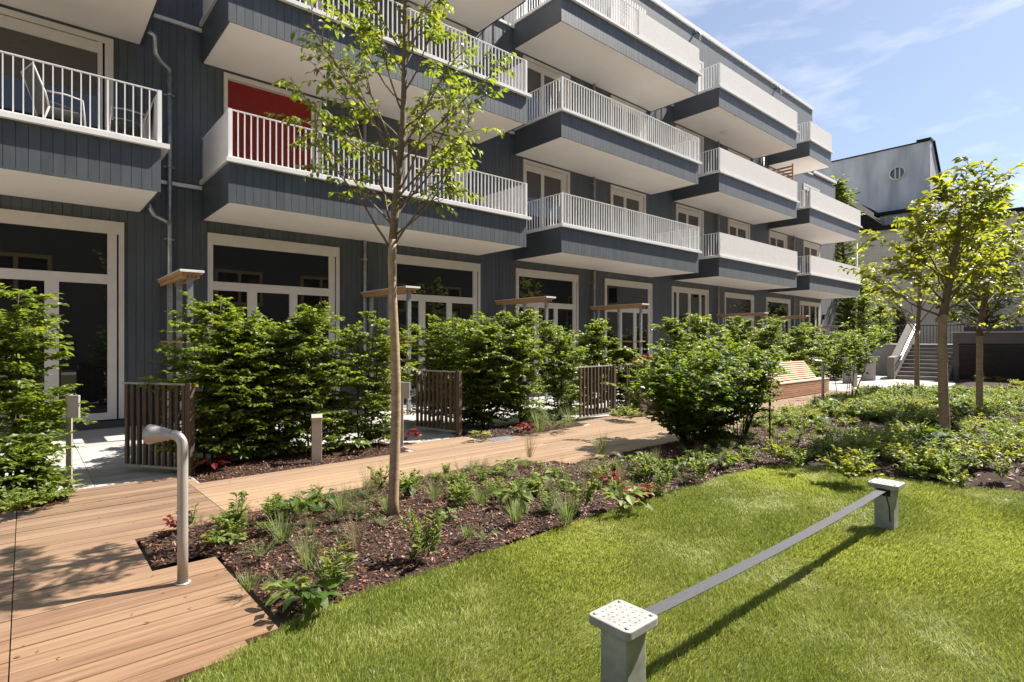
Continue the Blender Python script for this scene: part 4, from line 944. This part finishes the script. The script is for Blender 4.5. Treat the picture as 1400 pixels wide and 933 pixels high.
FB = [
    (320, 722, 'leafy', .34, 'leafy upright plant at the deck corner, right of the speaking tube'),
    (256, 722, 'leafy', .26, 'small narrow-leaved plant directly behind the speaking tube pole'),
    (239, 722, 'red', .11, 'small red-leaved plant just left of the speaking tube pole'),
    (296, 746, 'broad', .13, 'small broad-leaved plant alone on bark right of the tube base'),
    (318, 745, 'broad', .10, 'tiny broad-leaved seedling between the tube and the leafy plant'),
    (405, 706, 'deep', .24, 'dark glossy broad-leaved clump at the deck edge left of the slender trunk'),
    (440, 694, 'deep', .20, 'dark glossy clump nearest the slender trunk on its left'),
    (372, 712, 'leafy', .24, 'low leafy plant left of the dark glossy clump'),
    (360, 762, 'feather', .22, 'grey feathery herb in the left part of the bark bed'),
    (386, 742, 'tuft', .30, 'fine grass tuft behind the feathery herb at left'),
    (424, 776, 'tuft', .34, 'loose grass tuft in the middle of the bed, left of the trunk'),
    (384, 805, 'feather', .20, 'grey feathery herb near the lawn corner of the deck'),
    (340, 806, 'tuft', .16, 'thin grass tuft at the steel edge of the deck'),
    (418, 830, 'deep', .20, 'dark broad-leaved plant touching the lawn at the near corner'),
    (398, 818, 'broad', .17, 'bright broad-leaved plant beside the dark one at the near corner'),
    (465, 806, 'leafy', .34, 'leafy clump at the lawn edge left of the slender trunk'),
    (448, 800, 'tuft', .26, 'grass tuft leaning against the leafy clump at the lawn edge'),
    (487, 752, 'wispy', .36, 'wispy straw grass left of the trunk foot'),
    (468, 705, 'tuft', .30, 'arching grass tuft at the deck edge beside the trunk'),
    (505, 682, 'wispy', .42, 'wispy straw grass along the deck edge just left of the trunk'),
    (517, 672, 'leafy', .30, 'leafy plant at the deck edge partly behind the slender trunk'),
    (557, 676, 'deep', .20, 'dark glossy clump just right of the slender trunk'),
    (594, 684, 'tuft', .28, 'soft grass mound right of the slender trunk'),
    (582, 762, 'leafy', .40, 'tall pale leafy plant alone on the bark right of the trunk foot'),
    (634, 694, 'leafy', .38, 'bushy leafy plant in the middle of the bed'),
    (655, 690, 'tuft', .26, 'airy grass tuft right of the bushy leafy plant'),
    (662, 742, 'feather', .22, 'grey-green feathery herb near the lawn in mid bed'),
    (692, 642, 'broad', .18, 'broad-leaved plant at the deck edge left of the tall straw grass'),
    (724, 626, 'wispy', .48, 'tall straw grass clump at the step of the deck edge'),
    (700, 692, 'broad', .26, 'bright broad-leaved clump in mid bed'),
    (706, 714, 'tuft', .28, 'bright grass tuft in front of the bright broad-leaved clump'),
    (738, 664, 'broad', .22, 'bright broad-leaved clump below the tall straw grass'),
    (775, 714, 'tuft', .36, 'upright grass tuft nearest the lawn in the right half of the bed'),
    (797, 694, 'leafy', .38, 'large leafy clump in the right half of the bed'),
    (770, 672, 'leafy', .26, 'small leafy clump behind the large one'),
    (822, 622, 'tuft', .42, 'spiky grass tuft standing against the pale deck'),
    (835, 664, 'red', .20, 'crimson-leaved plant left of the rounded shrub'),
    (873, 680, 'red', .18, 'crimson-leaved plant close to the lawn below the rounded shrub'),
    (853, 694, 'broad', .24, 'bright broad-leaved plant between the two crimson ones'),
    (887, 656, 'leafy', .36, 'leafy clump under the left side of the rounded shrub'),
    (908, 668, 'leafy', .30, 'leafy clump at the lawn edge under the rounded shrub'),
    (935, 646, 'deep', .24, 'dark plant in the shade of the rounded shrub'),
    (958, 655, 'leafy', .32, 'leafy plant with long leaves in front of the rounded shrub'),
    (985, 640, 'deep', .24, 'dark plant at the foot of the brighter rounded shrub'),
    (1003, 632, 'lime', .18, 'lime green plant in front of the thin shrub stems'),
    (930, 628, 'red', .14, 'dark red plant deep under the rounded shrub'),
    (530, 700, 'tuft', .2, 'short grass tuft left of the trunk at mid bed'),
    (612, 712, 'broad', .12, 'small seedling right of the trunk in mid bed'),
    (640, 735, 'tuft', .14, 'thin grass seedling by the lawn'),
    (745, 700, 'feather', .2, 'grey feathery herb between the grass tufts in the right half'),
    (810, 650, 'feather', .22, 'grey feathery herb behind the left crimson plant'),
    (860, 640, 'deep', .22, 'dark clump at the deck edge near the rounded shrub')]
for f in FB: plant(*f[:4], f[4], 'perennials in the front bark bed')
HBP = [
    (292, 642, 'red', .20, 'dark red plant under the tallest hornbeam shrub'), (312, 630, 'mound', .26, 'pale leafy mound under the tallest hornbeam shrub'), (338, 632, 'leafy', .30, 'leafy clump under the thin hornbeam shrub'),
    (372, 624, 'mound', .26, 'pale leafy mound between thin hornbeam shrub and bollard light'), (395, 622, 'leafy', .26, 'leafy clump left of the bollard light'), (458, 618, 'leafy', .30, 'leafy clump right of the bollard light'),
    (480, 616, 'broad', .24, 'broad-leaved plant between bollard light and slender trunk'), (510, 607, 'mound', .26, 'leafy mound behind the slender trunk'), (553, 604, 'red', .22, 'red-leaved plant beside the doorbell post at the trunk'),
    (655, 600, 'broad', .16, 'broad-leaved plant by the open gate on the right'), (738, 592, 'tuft', .52, 'grassy clump at the left end of the pale deck notch'), (757, 588, 'feather', .55, 'feathery clump in the middle of the grassy group by the closed gate'),
    (780, 584, 'tuft', .5, 'grassy clump touching the closed gate'), (722, 590, 'red', .18, 'reddish plant left of the grassy group'), (862, 574, 'mound', .34, 'pale ground plant at the foot of the narrow hornbeam shrub'), (846, 572, 'mound', .28, 'pale ground plant right of the closed gate'),
    (45, 694, 'mound', .24, 'pale leafy plant at the deck edge left of the doorbell post'), (15, 702, 'mound', .26, 'pale leafy plant at the far left edge of the deck'), (75, 676, 'broad', .2, 'broad-leaved plant next to the left doorbell post')]
for f in HBP: plant(*f[:4], f[4], 'plants at the foot of the hedge')
plant(0, 0, 'red', .55, 'orange-red leaved plant on the terrace behind the narrow hornbeam shrub', None, .9, (xat(868, 10.4), 10.4))
q9 = np.random.default_rng(9)
LM = [(1090, 640), (1066, 628), (1160, 655), (1185, 640), (1225, 632), (1255, 640), (1290, 645), (1310, 628), (1345, 640), (1370, 655), (1392, 630), (1240, 610), (1330, 610), (1375, 600)]
LML = ['lime plant at the lawn corner right of the thin dark stake', 'leafy plant directly right of the thin dark stake', 'lime plant straight above the middle of the slackline', 'leafy lime plant above the far half of the slackline',
       'lime plant just behind the far slackline post', 'lime plant right of the far slackline post cap', 'leafy plant at the lawn edge below the tallest courtyard tree', 'lime plant beside the foot of the tallest courtyard tree',
       'lime plant at the lawn edge in front of the red hose', 'leafy plant farthest right at the lawn edge', 'lime plant at the right picture edge before the hose end', 'lime plant in the bed left of the tallest courtyard trunk',
       'leafy plant between the red hose and the tallest courtyard trunk', 'lime plant behind the red hose at the right edge']
for i, (u, v) in enumerate(LM):
    plant(u, v, 'lime' if i % 3 else 'leafy', .24 + .06 * (i % 3), LML[i], 'lime green plants beyond the lawn', .08)
# ground cover of the wide bed: nobody could count it
def cover(kinds, mt, n, seed, smin, smax, name='ground_cover'):
    q = np.random.default_rng(seed); mb = MB(); protos = {}
    for k in kinds: protos[k] = [herb(k, 1.0, 900 + seed + j) for j in range(3)]
    pts = [(q.uniform(8, 23), q.uniform(-2.5, 5.6)) for _ in range(n * 2)] + [(q.uniform(24.5, 29), q.uniform(-3, 5.2)) for _ in range(n // 3)]
    c = 0
    for x, y in pts:
        if y < .09 * x - 2.2: continue
        A = inside(BED_BACK, np.array([x]), np.array([y]))[0]; B = inside(BED_FAR, np.array([x]), np.array([y]))[0]
        if not (A or B): continue
        if wob(np.array(x), np.array(y), 1.1, 77) + q.normal(0, .25) < -.32 + (.08 if x < 9.0 else 0): continue
        if math.hypot(x - 11.32, y - 2.21) < .5: continue
        pb = protos[kinds[q.integers(len(kinds))]][q.integers(3)]; s = q.uniform(smin, smax) * (1 + .02 * (x - 10)); a = q.uniform(0, 6.28); ca, sa = math.cos(a), math.sin(a)
        z = bed_h(BED_BACK if A else BED_FAR, np.array([x]), np.array([y]), .10, 0, 5)[0]; off = 0
        tl = q.normal(0, .18)
        V = np.concatenate(pb.V) * s; V = np.stack([V[:, 0] * ca - V[:, 1] * sa + x, V[:, 0] * sa + V[:, 1] * ca + y, V[:, 2] + z], -1)
        mb.V.append(V); mb.T.append(np.clip(np.concatenate(pb.T) + tl, 0, 1)); 
        for f in pb.F: mb.F.append(f + mb.n); mb.M.append(0); mb.S.append(False)
        mb.n += len(V); c += 1
        if c >= n: break
    return setp(mb.build(name, M[mt]), kind='stuff')
def sprouts(kinds, mt, n, seed, smin, smax):
    q = np.random.default_rng(seed); mb = MB(); pr_ = [herb(k, 1.0, 950 + seed + j) for k in kinds for j in range(2)]; c = 0
    while c < n:
        x, y = q.uniform(1.1, 10.2), q.uniform(3.5, 5.8)
        if not inside(BED_FRONT, np.array([x]), np.array([y]))[0] or wob(np.array(x), np.array(y), 1.7, 88) < q.normal(-.1, .3): continue
        pb = pr_[q.integers(len(pr_))]; sz = q.uniform(smin, smax); a = q.uniform(0, 6.28); ca, sa = math.cos(a), math.sin(a); V = np.concatenate(pb.V) * sz
        z = bed_h(BED_FRONT, np.array([x]), np.array([y]), .06, 0, 3)[0]
        V = np.stack([V[:, 0] * ca - V[:, 1] * sa + x, V[:, 0] * sa + V[:, 1] * ca + y, V[:, 2] + z], -1); mb.V.append(V); mb.T.append(np.concatenate(pb.T))
        for f in pb.F: mb.F.append(f + mb.n); mb.M.append(0); mb.S.append(False)
        mb.n += len(V); c += 1
    return setp(mb.build('weeds', M[mt]), kind='stuff')
sprouts(['feather', 'tuft'], 'leaf_grey', 150, 71, .08, .22)
sprouts(['leafy', 'mound'], 'leaf_herb', 80, 72, .08, .22)
sprouts(['tuft', 'wispy'], 'straw', 60, 73, .1, .26)
cover(['mound', 'leafy'], 'leaf_herb', 430, 61, .15, .32)
cover(['mound', 'leafy', 'broad'], 'leaf_deep', 160, 62, .15, .30)
cover(['tuft', 'feather'], 'leaf_grey', 220, 63, .2, .34)
cover(['mound'], 'leaf_gold', 260, 64, .15, .28)
